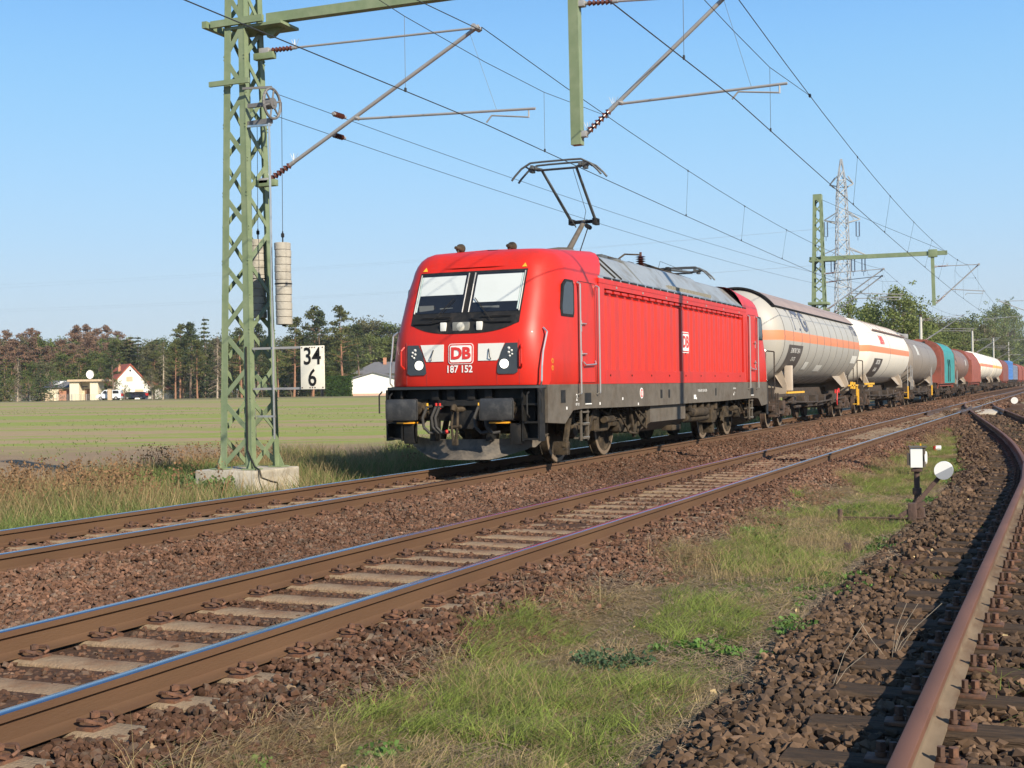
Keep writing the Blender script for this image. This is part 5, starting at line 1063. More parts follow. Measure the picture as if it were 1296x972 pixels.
o = place(486, 280); t = thing('house', o, 'house with a dark grey hipped roof and brick chimney behind the white bungalow', 'house'); m = Loc(o); m.box(-6,6,0,9,-.3,4.6); m.build('wall', WALLC, t, smooth=0)
m = Loc(o); m.add([(-7,-.8,4.6),(7,-.8,4.6),(7,9.8,4.6),(-7,9.8,4.6),(-2.4,4.5,7.2),(2.6,4.5,7.2)], [(0,1,5,4),(1,2,5),(2,3,4,5),(3,0,4),(0,3,2,1)]); r = m.build('roof', ROOFG, t, smooth=0); m = Loc(o); m.box(-.4,.3,3.2,4.0,6.6,8.1); m.build('chimney', BRICK, r, smooth=0)
m = Loc(o); m.box(-3,-2,-.05,.02,2.9,3.9); m.build('window', WIN, t, smooth=0)
# garage and flat-roofed porch
o = place(81, 252); t = thing('garage', o, 'small garage with a brick-coloured door panel left of the white van', 'garage'); m = Loc(o); m.box(-3.2,4.2,0,5,-.3,2.5); m.build('wall', WALLC, t, smooth=0); m = Loc(o); m.add([(-4.4,-.5,2.5),(4.7,-.5,2.5),(4.7,5.4,2.5),(-4.4,5.4,2.5),(-3.2,3,3.9),(3.6,3,3.9)], [(0,1,5,4),(1,2,5),(2,3,4,5),(3,0,4),(0,3,2,1)]); m.build('roof', ROOFG, t, smooth=0); m = Loc(o); m.box(-1.0,2.8,-.06,.0,-.1,2.2); m.build('garage_door', BRICK, t, smooth=0)
for u in (-2.4, .8): 
    m = Loc(o); m.add([(u,.9,3.05),(u+1.1,.9,3.05),(u+2.1,2.3,3.75),(u+1.0,2.3,3.75),(u,.9,3.0),(u+1.1,.9,3.0),(u+2.1,2.3,3.7),(u+1.0,2.3,3.7)], [(0,1,2,3),(7,6,5,4),(0,4,5,1),(1,5,6,2),(2,6,7,3),(3,7,4,0)]); m.build('skylight', WHITE, t, smooth=0)
o = place(108, 250); t = thing('porch_building', o, 'cream flat-roofed porch building between the garage and the white van', 'building'); m = Loc(o); m.box(-3,-1.2,0,4,-.3,3.6); m.box(-1.2,.9,2.0,4,-.3,3.6); m.box(.9,2.4,0,4,-.3,3.6); m.build('wall', WALLC, t, smooth=0); m = Loc(o); m.box(-3.3,3.8,-.5,4.2,3.6,4.0); m.build('roof', BEIGE, t, smooth=0); m = Loc(o); m.box(-.7,.4,1.9,2.0,0,2.2); m.build('door', mat('door wood', (.2,.11,.06), .6), t, smooth=0)
o2 = place(113, 253); m = Loc(o2); m.tube((0,1,3.9),(0,1,4.6),.06); m.add([(.8*math.cos(a),.7-.2*r_,5.0+.8*r_*math.sin(a)) if r_ else (0,.95,5.0) for r_ in (0,) for a in (0,)]+[(.75*math.cos(a),.6,5.0+.85*math.sin(a)) for a in np.linspace(0,2*PI,17)[:-1]], [(0,i+1,(i+1)%16+1) for i in range(16)]); m.build('satellite_dish', WHITE, origin=o2+Vector((0,0,3.9)), label='white satellite dish on top of the cream porch building', cat='satellite dish')
# cars (side view, pointing left)
def car(px, D, prof, glass, L_, mt, label, cat):
    o = place(px, D); t = thing('parked_car' if cat == 'car' else 'parked_van', o, label, cat); W_ = 1.75; m = Loc(o); n = len(prof)
    m.prism(prof, lambda a, b, k: (a, k*(1 if abs(k) < 2 else 1), b), 0, W_); m.build('car_body', mt, t, smooth=30)
    for g in glass: m = Loc(o); m.prism(g, lambda a, b, k: (a, k, b), -.015, W_+.015); m.build('side_glass', GLASSB, t, smooth=0)
    for u in (-L_*.31, L_*.30):
        m = Loc(o); 
        for w0 in (-.03, W_-.19):
            vs = []; k = 18
            for w in (w0, w0+.22): vs += [(u+.34*math.cos(2*PI*i/k), w, .34+.34*math.sin(2*PI*i/k)) for i in range(k)]
            m.add(vs, [tuple(range(k)), tuple(range(2*k-1,k-1,-1))]+[(i,(i+1)%k,k+(i+1)%k,k+i) for i in range(k)])
        w_ = m.build('wheel', BLACK, t); m = Loc(o); k = 12; m.add([(u+.2*math.cos(2*PI*i/k), -.04, .34+.2*math.sin(2*PI*i/k)) for i in range(k)], [tuple(range(k))]); m.build('hubcap', GALV, w_)
    m = Loc(o); m.box(-L_/2-.02, -L_/2+.25, .1, W_-.1, .62, .78); m.build('headlight', LENS, t, smooth=0); m = Loc(o); m.box(L_/2-.1, L_/2+.02, .05, W_-.05, .7, 1.2); m.build('tail_light', REDP, t, smooth=0)
    return t
vp = [(-2.35,.35),(-2.38,.75),(-2.2,1.0),(-1.45,1.15),(-.85,1.80),(-.5,1.90),(2.1,1.88),(2.3,1.7),(2.38,1.0),(2.36,.35)]
car(137, 246, vp, [[(-1.15,1.22),(-.80,1.72),(-.35,1.76),(-.35,1.2)],[(-.25,1.2),(-.25,1.76),(.75,1.76),(.75,1.2)],[(.85,1.2),(.85,1.76),(1.9,1.74),(2.0,1.2)]], 4.75, mat('van paint white', (.68,.72,.78), .3, coat=.5), 'white van parked left of the round green bush', 'van')
cp = [(-2.2,.3),(-2.25,.65),(-2.1,.85),(-1.1,.98),(-.35,1.42),(.2,1.48),(1.6,1.45),(2.1,1.0),(2.2,.8),(2.2,.3)]
car(170, 251, cp, [[(-.85,1.0),(-.3,1.37),(.35,1.42),(.35,1.0)],[(.45,1.0),(.45,1.42),(1.5,1.39),(1.8,1.0)]], 4.4, mat('car paint dark blue', (.018,.022,.04), .25, coat=.6), 'dark blue estate car parked before the white gabled house', 'car')
car(160.5, 254, [(a*.6,b) for a,b in cp], [[(-.5,1.0),(-.18,1.37),(.2,1.42),(.2,1.0)]], 2.6, mat('car paint black', (.02,.02,.022), .3, coat=.5), 'front of a black car half hidden behind the dark blue estate', 'car')
def fence(px0, px1, D, label, h=1.2, step=2.5, mt=None):
    a, b = place(px0, D), place(px1, D); L = (b-a).length; n = int(L/step); t = thing('garden_fence', a, label, 'fence'); mt = mt or GALV
    for i in range(n+1):
        p = a+(b-a)*i/n; m = MB(); m.tube(p+Vector((0,0,-.1)), p+Vector((0,0,h)), .07, n=6); m.build('fence_post', mt, t)
    m = MB()
    for z in np.linspace(.15, h-.05, 7): m.bar(a+Vector((0,0,z)), b+Vector((0,0,z)), .02, .03)
    for i in range(int(L/.5)): p = a+(b-a)*(i*.5/L); m.bar(p, p+Vector((0,0,h-.05)), .02, .02)
    m.build('fence_mesh', mt, t)
fence(14, 62, 250, 'low wire garden fence at the far left before the spruces'); fence(192, 300, 262, 'low grey wire fence under the pines left of the mast', mt=mat('fence dark', (.12,.13,.12), .7)); fence(72, 128, 246, 'low wire garden fence in front of the garage and porch')
for px, lab in ((52,'left brick gatepost of the far left fence'),(60,'right brick gatepost of the far left fence'),(139,'pinkish post standing before the white van')):
    o = place(px, 245); m = Loc(o); m.box(-.35,.35,-.3,.3,-.2,1.6 if px < 100 else 2.0); m.box(-.42,.42,-.37,.37,1.6 if px<100 else 2.0,1.75 if px<100 else 2.1); m.build('gatepost', BEIGE, origin=o, label=lab, cat='post', smooth=0)
# ------------------------------------------------------------------ trees
def leaf_quads(P, size, asp=1.0, up=.0):
    """P: (n,3) centres -> quads random orientation"""
    n = len(P); a = rng.normal(size=(n,3)); a /= np.linalg.norm(a, axis=1)[:,None]; b = rng.normal(size=(n,3)); b[:,2] *= (1-up); b = np.cross(a, b); b /= np.linalg.norm(b, axis=1)[:,None]+1e-9
    s = size*(.6+.8*rng.random(n))[:,None]; a = a*s*asp; b = b*s/asp
    V = np.stack([P-a*.5-b*.2, P+a*.1-b*.5, P+a*.5+b*.2, P-a*.1+b*.5], 1).reshape(-1,3); F = np.arange(4*n).reshape(-1,4); return V, F
def clumps(cs, n, rad, flat=1.0):
    out = []; br = []
    for c, r in cs:
        k = max(3, int(n*r*r)); d = rng.normal(size=(k,3)); d /= np.linalg.norm(d, axis=1)[:,None]; q = d*(rng.random(k)**.5)[:,None]*r; q[:,2] *= flat
        out.append(q+np.array(c)); br.append(np.full(k, rng.uniform(.72,1.3)))
    return np.concatenate(out), np.concatenate(br)
TREES = {}
def tree_type(key, kind, H, leafm, barkm, seed):
    global rng; old = rng; rng_l = np.random.default_rng(seed); rng = rng_l
    m = MB(); cs = []; pts = [(0,0,-.3)]; x = y = 0
    lean = rng.uniform(-.04,.04,2)
    for i in range(1, 9):
        x += lean[0]*H/8+rng.uniform(-.1,.1); y += lean[1]*H/8+rng.uniform(-.1,.1); pts.append((x, y, H*.97*i/8))
    def axis(h): return np.array([np.interp(h, [p[2] for p in pts], [p[k] for p in pts]) for k in (0,1)])
    r0 = H*.014+.05
    if kind == 'dec': r0 *= 1.3
    for i in range(8): m.tube(pts[i], pts[i+1], r0*(1-i/8.6), r0*(1-(i+1)/8.6), n=7, caps=False)
    size = .34; n = 26; flat = .5
    if kind in ('pine', 'brownpine'):
        base = .38 if kind == 'pine' else .55; size = .30; nb = int(H*2.6)
        for k in range(nb):
            f = base+(1-base)*k/nb; h = H*f; t = (f-base)/(1-base); R = H*.17*(1-t**2.2)*(.55+.75*rng.random())+.25; g = rng.uniform(0, 2*PI); a = axis(h); e = np.array([a[0]+R*math.cos(g), a[1]+R*math.sin(g), h+R*rng.uniform(-.1,.35)])
            m.tube((a[0],a[1],h), e, .05, .02, n=4, caps=False)
            for q in (1., .72, .45):
                if rng.random() < (.85 if kind == 'pine' else .6): cs.append(((a[0]+(e[0]-a[0])*q, a[1]+(e[1]-a[1])*q, h+(e[2]-h)*q+.15), rng.uniform(.5,.95)*(1.15 if q == .72 else 1)*max(.6, H/15)))
        for k in range(4): a = axis(H*.93); cs.append(((a[0]+rng.uniform(-.4,.4), a[1]+rng.uniform(-.4,.4), H*(.92+.02*k)), .55))
        # few bare stubs
        for k in range(8): h = H*rng.uniform(.15,base); g = rng.uniform(0,2*PI); a = axis(h); m.tube((a[0],a[1],h),(a[0]+1.2*math.cos(g),a[1]+1.2*math.sin(g),h-.1),.03,.01,n=4,caps=False)
        n = 46; size = .25
    elif kind == 'spruce':
        lv = int(H*1.5); n = 26; size = .28; flat = .35
        for k in range(lv):
            f = .06+.92*k/lv; R = H*.21*(1-f)**.85+.15
            for j in range(int(4+R*2.3)):
                g = rng.uniform(0,2*PI); a = axis(H*f); rr = R*rng.uniform(.7,1.08)
                m.tube((a[0],a[1],H*f+.1),(a[0]+rr*math.cos(g),a[1]+rr*math.sin(g),H*f-rr*.25),.03,.01,n=3,caps=False)
                for q in (.95,.6,.3): cs.append(((a[0]+rr*q*math.cos(g), a[1]+rr*q*math.sin(g), H*f-rr*q*.28), .30+.22*R*(.3+.3*rng.random())))
    elif kind == 'droop':                      # thin brownish larch / sick spruce
        nb = int(H*5); n = 16; size = .22; flat = .6
        for k in range(nb):
            f = .12+.86*k/nb; R = H*.17*(1-f)**.7+.2; g = rng.uniform(0,2*PI); a = axis(H*f); rr = R*rng.uniform(.5,1.1); e = (a[0]+rr*math.cos(g), a[1]+rr*math.sin(g), H*f-rr*.35); m.tube((a[0],a[1],H*f),e,.035,.012,n=3,caps=False)
            for q in (1,.75,.5,.3): cs.append(((a[0]+(e[0]-a[0])*q, a[1]+(e[1]-a[1])*q, H*f-rr*.35*q-.25), .38))
    elif kind in ('dec', 'bush'):
        base = .22 if kind == 'dec' else .02; nb = 46 if kind == 'dec' else 36; size = .21; n = 52; flat = .8
        for k in range(nb):
            f = base+(1-base)*(rng.random()**.85); prof = math.sin(PI*min(1, max(.12, (f-base)/(1-base)*.86+.14)))**.55; R = H*(.32 if kind == 'dec' else .5)*prof; g = rng.uniform(0,2*PI); rr = R*rng.uniform(.35,1.0); a = axis(H*f*.8)
            c = (a[0]+rr*math.cos(g), a[1]+rr*math.sin(g), H*f*.96); m.tube((a[0],a[1],max(.2,H*f*.6)), c, .06*H/12, .015, n=4, caps=False)
            cs.append((c, rng.uniform(.55,1.1)*H/11+.15))
            for _ in range(3):
                d = rng.normal(size=3)*H*.065; cs.append(((c[0]+d[0], c[1]+d[1], max(.3,c[2]+d[2])), rng.uniform(.3,.7)*H/11+.1))
    P, br = clumps(cs, n, 1, flat); V, F = leaf_quads(P, size if H > 6 else size*.6)
    tr = m.build('trunk', barkm, smooth=50); me = bpy.data.meshes.new('crown'); 
    o = np_mesh('crown', V, F, leafm, br*rng.uniform(.8,1.2,len(br)))
    root = thing('tree', (0,0,0), None, 'tree'); tr.parent = root; o.parent = root; rng = old
    TREES[key] = root; return root
tree_type('pineA','pine',15,L_PINE,BARKP,1); tree_type('pineB','pine',14,L_PINE,BARKP,2); tree_type('pineC','pine',16,L_DARK,BARK,3)
tree_type('brownA','brownpine',16,L_BROWN,BARKP,4); tree_type('brownB','brownpine',15,L_BROWN,BARKP,5)
tree_type('spruceA','spruce',13,L_DARK,BARK,6); tree_type('spruceB','spruce',11,L_PINE,BARK,7); tree_type('droopA','droop',14,L_OL,BARKL,8); tree_type('droopB','droop',13,L_TWIG,BARKL,9)
tree_type('decA','dec',12,L_DEC,BARK,10); tree_type('decB','dec',12,L_LIGHT,BARK,12); tree_type('decC','dec',13,L_OL,BARKL,13); tree_type('bushA','bush',4,L_DEC,BARK,14); tree_type('bushB','bush',4,L_HEDGE,BARK,15)
HT = dict(pineA=15,pineB=14,pineC=16,brownA=16,brownB=15,spruceA=13,spruceB=11,droopA=14,droopB=13,decA=12,decB=12,decC=13,bushA=4,bushB=4)
USED = set()
NM = dict(pine='pine_tree', brown='pine_tree', spruce='spruce_tree', droop='thin_conifer', dec='broadleaf_tree', bush='bush')
def put(key, px, D, py_top, label, group=None, wid=1.0):
    g = place(px, D); zt = at(px, py_top, D)[2]; s = (zt-g.z)/HT[key]*1.02; src = TREES[key]; kind = [k for k in NM if key.startswith(k)][0]
    if key in USED: o = copy_tree(src)
    else: o = src; USED.add(key)
    o.name = NM[kind]; o.location = g; o.scale = (s*wid, s*wid, s); o.rotation_euler = (0,0,random.uniform(0,6.28)); tag(o, label, 'bush' if kind == 'bush' else 'tree', group); return o
# named individuals at the left edge of the wood
front = [('droopA',206,240,430,'bare olive tree with a pale split trunk right of the white gabled house'),('pineA',228,262,413,'pine right of the bare olive tree, crown starting low',),('pineC',241,258,411,'dark pine third to the right of the white gabled house'),
('spruceA',259,262,399,'tallest pointed spruce just left of the lattice mast'),('pineB',250,250,432,'pine with a long crooked pale trunk left of the tallest spruce'),('droopB',275,247,425,'drooping brownish thin conifer touching the left side of the mast'),
('pineA',222,249,432,'reddish-tinged pine with low branches in front of the wood'),('pineB',306,255,418,'pine seen through the lattice mast'),('pineC',326,262,412,'pine partly behind the right leg of the mast'),
('pineA',372,258,405,'pine just left of the kilometre board'),('pineB',396,262,392,'pine rising directly behind the kilometre board'),('pineC',408,256,396,'second tall pine behind the kilometre board'),('pineA',434,256,391,'tallest pine between the kilometre board and the bungalow'),('pineB',352,252,440,'small pine below the pale weights'),
('pineC',456,270,414,'dark pine above the hedge by the white bungalow'),('spruceA',52,238,446,'broad dark spruce left of the garage'),('spruceB',6,240,452,'spruce at the left edge of the photo'),('bushB',158,247,487,'round light green bush between the white van and the dark car'),('pineC',144,250,438,'dark conifer standing just left of the red-roofed gable'),('decC',193,240,466,'small olive tree half covering the right side of the white gabled house'),('bushA',131,250,492,'dark bush behind the white van'),('bushA',203,238,489,'low scrub at the foot of the bare olive tree'),
('droopB',22,243,452,'thin pale conifer at the far left before the wood'),('bushA',36,246,478,'bright bush by the far left fence'),('bushB',67,252,470,'green bush beside the garage roof')]
for f in front: put(*f[:4], f[4])
grpB = 'dead brown pines above the wood'
for px, top, D in ((-8,424,330),(8,421,318),(24,424,325),(38,418,312),(50,422,330),(92,420,318),(104,414,312),(116,413,320),(127,418,315),(140,414,322),(150,421,330),(14,432,300),(44,428,300),(109,424,300),(122,426,298)):
    put(random.choice(['brownA','brownB']), px, D, top, 'dead brown pine standing above the green wood at the far left', grpB, .9)
for px, top, D in ((-6,434,280),(9,440,276),(20,432,284),(33,438,282),(47,430,290),(64,440,288),(78,432,292),(98,436,286),(118,430,290),(134,436,288),(160,432,300)): put(random.choice(['brownA','brownB']), px, D, top, 'brownish half-bare pine in front of the far left wood', 'brownish pines in the far left wood', 1.15)
grpG = 'green trees of the wood behind the field'
random.seed(3)
def row(a, b, step, D, t0, t1, keys, lab, grp, wid=1.1):
    px = a
    while px < b:
        put(random.choice(keys), px+random.uniform(-2,2), D+random.uniform(-7,7), random.uniform(t0,t1), lab, grp, wid); px += step*random.uniform(.8,1.2)
row(-14, 200, 8, 300, 428, 440, ['spruceB','decA','spruceA','decC'], 'green tree in the wood behind the far left houses', grpG, 1.25)
row(-14, 150, 10, 276, 446, 462, ['decA','spruceB','pineB','decC'], 'lower green tree behind the garage and fence', 'lower trees behind the far left gardens', 1.3)
row(150, 345, 8, 296, 422, 434, ['spruceA','decA','decC','spruceB'], 'green tree at the back of the pines left of the mast', 'back row of pines left of the mast', 1.3)
row(196, 345, 9, 278, 440, 458, ['decA','spruceB','pineB','decC'], 'lower dark tree filling the gaps between pine trunks', 'understorey left of the mast', 1.35)
row(345, 475, 8, 298, 422, 434, ['spruceA','decC','decA'], 'green tree at the back behind the kilometre board', 'back row behind the kilometre board', 1.3)
row(345, 452, 9, 278, 442, 460, ['decA','spruceB','decA'], 'lower dark tree behind the kilometre board', 'understorey behind the kilometre board', 1.35)
row(462, 560, 15, 300, 404, 420, ['decA','decA','decC'], 'tall broadleaf tree behind the white bungalow', 'broadleaf trees behind the bungalow', 1.2)
row(470, 560, 16, 290, 425, 440, ['decA','decB'], 'lower broadleaf tree behind the grey hipped roof', 'lower broadleaf trees behind the bungalow', 1.3)
for px, top in ((440,413),(452,418)): put('decA', px, 300, top, 'broadleaf crown between the tallest pine and the bungalow', 'broadleaf trees behind the bungalow', 1.2)
row(-14, 150, 8, 262, 474, 488, ['bushA','bushB'], 'low shrub at the foot of the far left wood', 'shrubs at the foot of the far left wood', 1.5)
row(196, 345, 8, 268, 474, 488, ['bushA','bushA','bushB'], 'low shrub under the pines left of the mast', 'shrubs under the pines', 1.5)
row(345, 425, 8, 268, 474, 488, ['bushA','bushB'], 'low shrub under the pines behind the kilometre board', 'shrubs behind the kilometre board', 1.5)
# right side, beyond the train
grR = 'light green trees beyond the train'
for key, px, D, top, wid in (('decB',1072,150,386,1.0),('decB',1098,146,392,1.1),('decA',1052,158,404,1.1),('decB',1128,140,374,1.15),('decB',1146,142,378,1.1),('decA',1112,155,392,1.2),('decB',1158,150,392,1.1)): put(key, px, D, top, 'light green leafy tree just behind the white tank wagons', grR, wid)
row(1040, 1175, 14, 175, 410, 422, ['decA','decB'], 'lower green tree behind the two nearest tank wagons', 'lower trees behind the tank wagons', 1.3)
row(1160, 1212, 10, 228, 402, 412, ['decA','decB','decC'], 'mid-green tree above the coloured wagons', 'trees above the coloured wagons', 1.3)
row(1160, 1198, 10, 200, 420, 432, ['decB','decA','decB'], 'lower green tree behind the coloured wagons', 'lower trees behind the coloured wagons', 1.4)
row(1200, 1246, 9, 300, 404, 416, ['decC','decA','decB'], 'hazy green tree above the distant white tank wagons', 'distant trees above the white tank wagons', 1.3)
row(1195, 1240, 9, 280, 424, 436, ['decB','decA'], 'lower green tree above the distant white tank wagons', 'low trees above the white tank wagons', 1.4)
for px, top, D in ((1250,402,420),(1262,394,480),(1270,390,500),(1279,391,560),(1287,400,560)): put('decB', px, D, top, 'tall pale green tree at the right edge above the blue container', 'tall pale trees at the right edge', .8)
row(1242, 1272, 9, 470, 424, 436, ['decB','decA'], 'lower green tree beyond the blue container', 'low trees beyond the blue container', 1.5)
row(1272, 1312, 9, 620, 426, 440, ['decB','decA'], 'far low tree at the vanishing end of the line', 'far trees at the end of the line', 1.5)
for px, top, D in ((1420,410,120),(1500,400,110),(1600,395,120),(1750,390,130)): put('decB', px, D, top, 'broad green tree on the right-hand side beyond the siding', 'trees beyond the siding', 1.2)
# clipped hedge by the bungalow
o = place(432, 252); t = thing('clipped_hedge', o, 'clipped rectangular green hedge left of the white bungalow', 'hedge'); P = np.stack([rng.uniform(-3.0,2.0,5000), rng.uniform(0,2,5000), rng.uniform(0,3.9,5000)], 1); k = rng.integers(0,3,5000); P[k==0,1] = rng.uniform(0,.3,(k==0).sum()); P[k==1,2] = rng.uniform(3.6,3.9,(k==1).sum()); V, F = leaf_quads(P, .28)
Vw = np.array([list(o+V2*v[0]+F2*v[1]+Vector((0,0,v[2]))) for v in V])-np.array(o); q = np_mesh('hedge_foliage', Vw, F, L_HEDGE, rng.uniform(.7,1.3,len(F))); q.parent = t
# far hedge line and wood mass to close the horizon behind the train
def far_wood():
    out = []; 
    for px in [q for q in np.arange(480, 1700, 1.3) if not 1290 < q < 1400]:
        D = random.uniform(420, 560); g = place(px, D); h = random.uniform(5, 9)
        for _ in range(22): out.append((g.x+random.gauss(0,2.5), g.y+random.gauss(0,2.5), g.z+random.uniform(0,h)))
    V, F = leaf_quads(np.array(out), 1.6); o = np_mesh('far_wood', V, F, L_DEC, rng.uniform(.6,1.3,len(F))); tag(o, 'far-off band of woodland closing the horizon behind the train', 'woodland', kind='stuff')
far_wood()
for k, r in TREES.items():
    if k not in USED:
        for c in list(r.children): bpy.data.objects.remove(c)
        bpy.data.objects.remove(r)
# ------------------------------------------------------------------ ballast stones
def stone_types(n):
    out = []
    for i in range(n):
        bm = bmesh.new(); r = random.Random(i+50)
        sc = (r.uniform(.75,1.25), r.uniform(.6,1.0), r.uniform(.5,.85))
        for _ in range(13):
            d = Vector((r.gauss(0,1), r.gauss(0,1), r.gauss(0,1))).normalized(); bm.verts.new((d.x*sc[0], d.y*sc[1], d.z*sc[2]))
        bmesh.ops.convex_hull(bm, input=list(bm.verts)); bmesh.ops.triangulate(bm, faces=bm.faces)
        loose = [v for v in bm.verts if not v.link_faces]; bmesh.ops.delete(bm, geom=loose, context='VERTS')
        bm.verts.index_update(); out.append((np.array([v.co[:] for v in bm.verts]), np.array([[v.index for v in f.verts] for f in bm.faces]))); bm.free()
    return out
ST = stone_types(36)
def in_view(x, y, m=90):
    d0 = x*AX[0][0]+y*AX[0][1]; d2 = x*AX[2][0]+y*AX[2][1]; d2 = np.maximum(d2, .3); px = 648+FPX*d0/d2
    return (px > -m-60) & (px < 1296+m+60) & ((x*AX[2][0]+y*AX[2][1]) > 3.6)
def scatter(x, y, z, size, mt, name, tintf=None):
    n = len(x); ty = rng.integers(0, len(ST), n); Vs, Fs, Ts = [], [], []; off = 0
    ang = rng.uniform(0, 2*PI, (n,3)); tint = rng.uniform(.6,1.35,n)*np.where(rng.random(n) < .06, 1.5, 1)
    if tintf is not None: tint = tint*tintf
    for t in range(len(ST)):
        I = np.where(ty == t)[0]
        if not len(I): continue
        v, f = ST[t]; a, b, c = ang[I].T; b = b*.12
        ca, sa, cb, sb, cc, sc_ = np.cos(a), np.sin(a), np.cos(b), np.sin(b), np.cos(c*.15), np.sin(c*.15)
        Rm = np.empty((len(I),3,3)); Rm[:,0,0]=ca*cb; Rm[:,0,1]=ca*sb*sc_-sa*cc; Rm[:,0,2]=ca*sb*cc+sa*sc_; Rm[:,1,0]=sa*cb; Rm[:,1,1]=sa*sb*sc_+ca*cc; Rm[:,1,2]=sa*sb*cc-ca*sc_; Rm[:,2,0]=-sb; Rm[:,2,1]=cb*sc_; Rm[:,2,2]=cb*cc
        V = np.einsum('nij,vj->nvi', Rm, v)*size[I][:,None,None]+np.stack([x[I],y[I],z[I]],1)[:,None,:]
        F = f[None]+(off+np.arange(len(I))*len(v))[:,None,None]; off += len(I)*len(v)
        Vs.append(V.reshape(-1,3)); Fs.append(F.reshape(-1,3)); Ts.append(np.repeat(tint[I], len(f)))
    return np_mesh(name, np.concatenate(Vs), np.concatenate(Fs), mt, np.concatenate(Ts), nv=3)
def region_pts(x0, x1, y0, y1, dens, rel=False):
    n = int((x1-x0)*(y1-y0)*dens); x = rng.uniform(x0, x1, n); y = rng.uniform(y0, y1, n)
    if rel: x = x+np.interp(y, _SY, _SXX)+.6
    k = in_view(x, y); return x[k], y[k]
def not_sleeper(x, y, tx, y00, pitch, half=1.3, w=.155):
    ph = (y-y00+pitch/2) % pitch-pitch/2; return ~((np.abs(ph) < w) & (np.abs(x-tx) < half))
X, Y, SZ = [], [], []
for (y0, y1, d, s) in ((2,14,1150,.027),(14,26,620,.034),(26,44,240,.047),(44,75,80,.072),(75,130,24,.11)):
    x, y = region_pts(-11.15, -3.15, y0, y1, d); X.append(x); Y.append(y); SZ.append(s*rng.uniform(.55,1.25,len(x)))
x, y, sz = map(np.concatenate, (X, Y, SZ))
edge = rng.random(len(x)) < np.clip((-3.22+.22*np.sin(y*1.7)+.15*np.sin(y*4.1)-x)/.45, .0, 1)
k = edge & (not_sleeper(x, y, T2, 3.12, .6, 1.24) | ((np.abs(x-T2) > 1.10) & (rng.random(len(x)) < .85)) | (rng.random(len(x)) < .04)) & (not_sleeper(x, y, T1, 9.3, .6, 1.2) | (np.abs(x-T1) > .87))
for rx in (T1-.75, T1+.75, T2-.75, T2+.75): k &= (np.abs(x-rx) > .11) | (y > 60)
k &= ~((np.abs(x+5.1) < .8) & (y > 54) & (rng.random(len(x)) < .6))
x, y, sz = x[k], y[k], sz[k]; z = gz(x, y)+.012+sz*.4+rng.uniform(-.012,.018,len(x))
inn = (np.abs(x-T2) < .62) | (np.abs(x-T1) < .62); out = (np.abs(x-T2) > 1.1) | (np.abs(x-T1) < 3) & (np.abs(x-T1) > .86); z = np.where(inn, z-.026, z); z = np.where((x > T2+1.0) & (x < -3.8), z+.012, z); z = np.where((np.abs(x-T1) > .86) & (np.abs(x-T1) < 1.4), z+.022, z)
o = scatter(x, y, z, sz, STONE, 'ballast_stones', 1+.25*np.sin(x*.9+y*.35)*np.sin(y*.21)); tag(o, 'reddish-brown ballast stones heaped round the two main tracks', 'ballast', kind='stuff')
X, Y, SZ = [], [], []
for (y0, y1, d, s) in ((2,10,700,.035),(10,20,420,.040),(20,40,170,.053),(40,70,50,.08)):
    x, y = region_pts(-1.75, 2.3, y0, y1, d, True); X.append(x); Y.append(y); SZ.append(s*rng.uniform(.5,1.3,len(x)))
x, y, sz = map(np.concatenate, (X, Y, SZ)); r = x-np.interp(y, _SY, _SXX); 
pn = np.sin(x*3.1+y*.9)+np.sin(y*1.9-x*2.2)+np.sin(x*5.3+1.7*y)
k = (rng.random(len(x)) < np.clip((r+1.45+.12*np.sin(y*2.3))/.3, 0, 1)) & not_sleeper(x, y, np.interp(y,_SY,_SXX)+.75, 2.35, .66, 1.27, .13) & (np.abs(r) > .12) & (np.abs(r-1.5) > .12)
k &= (y < 11) | (rng.random(len(x)) < np.where(pn > .6, .3, .75))
x, y, sz = x[k], y[k], sz[k]; z = gz(x, y)+.016+sz*.4+rng.uniform(-.012,.022,len(x))
o = scatter(x, y, z, sz, STONE2, 'siding_stones'); tag(o, 'dull brown stones round the wooden sleepers of the siding', 'ballast', kind='stuff')
x, y = region_pts(-3.7, -1.5, 3, 22, 900); k_ = rng.random(len(x)) < np.clip(8/y, .15, 1); x, y = x[k_], y[k_]; n = len(x); a = rng.uniform(0, PI, n); l = rng.uniform(.02,.09,n); w_ = .0022*np.clip(y/6,1,3); dx, dy = np.cos(a), np.sin(a); z0 = gz(x,y)+rng.uniform(.01,.045,n)
V = np.stack([np.stack([x-dx*l-dy*w_, y-dy*l+dx*w_, z0],1), np.stack([x-dx*l+dy*w_, y-dy*l-dx*w_, z0],1), np.stack([x+dx*l+dy*w_, y+dy*l-dx*w_, z0+.01],1), np.stack([x+dx*l-dy*w_, y+dy*l+dx*w_, z0+.01],1)], 1).reshape(-1,3)
o = np_mesh('loose_straw', V, np.arange(4*n).reshape(-1,4), mat('loose straw', (.23,.16,.09), .9, attr=True), rng.uniform(.4,1.5,n)); tag(o, 'dead straw and stalks lying flat in the grass strip', 'straw', kind='stuff')
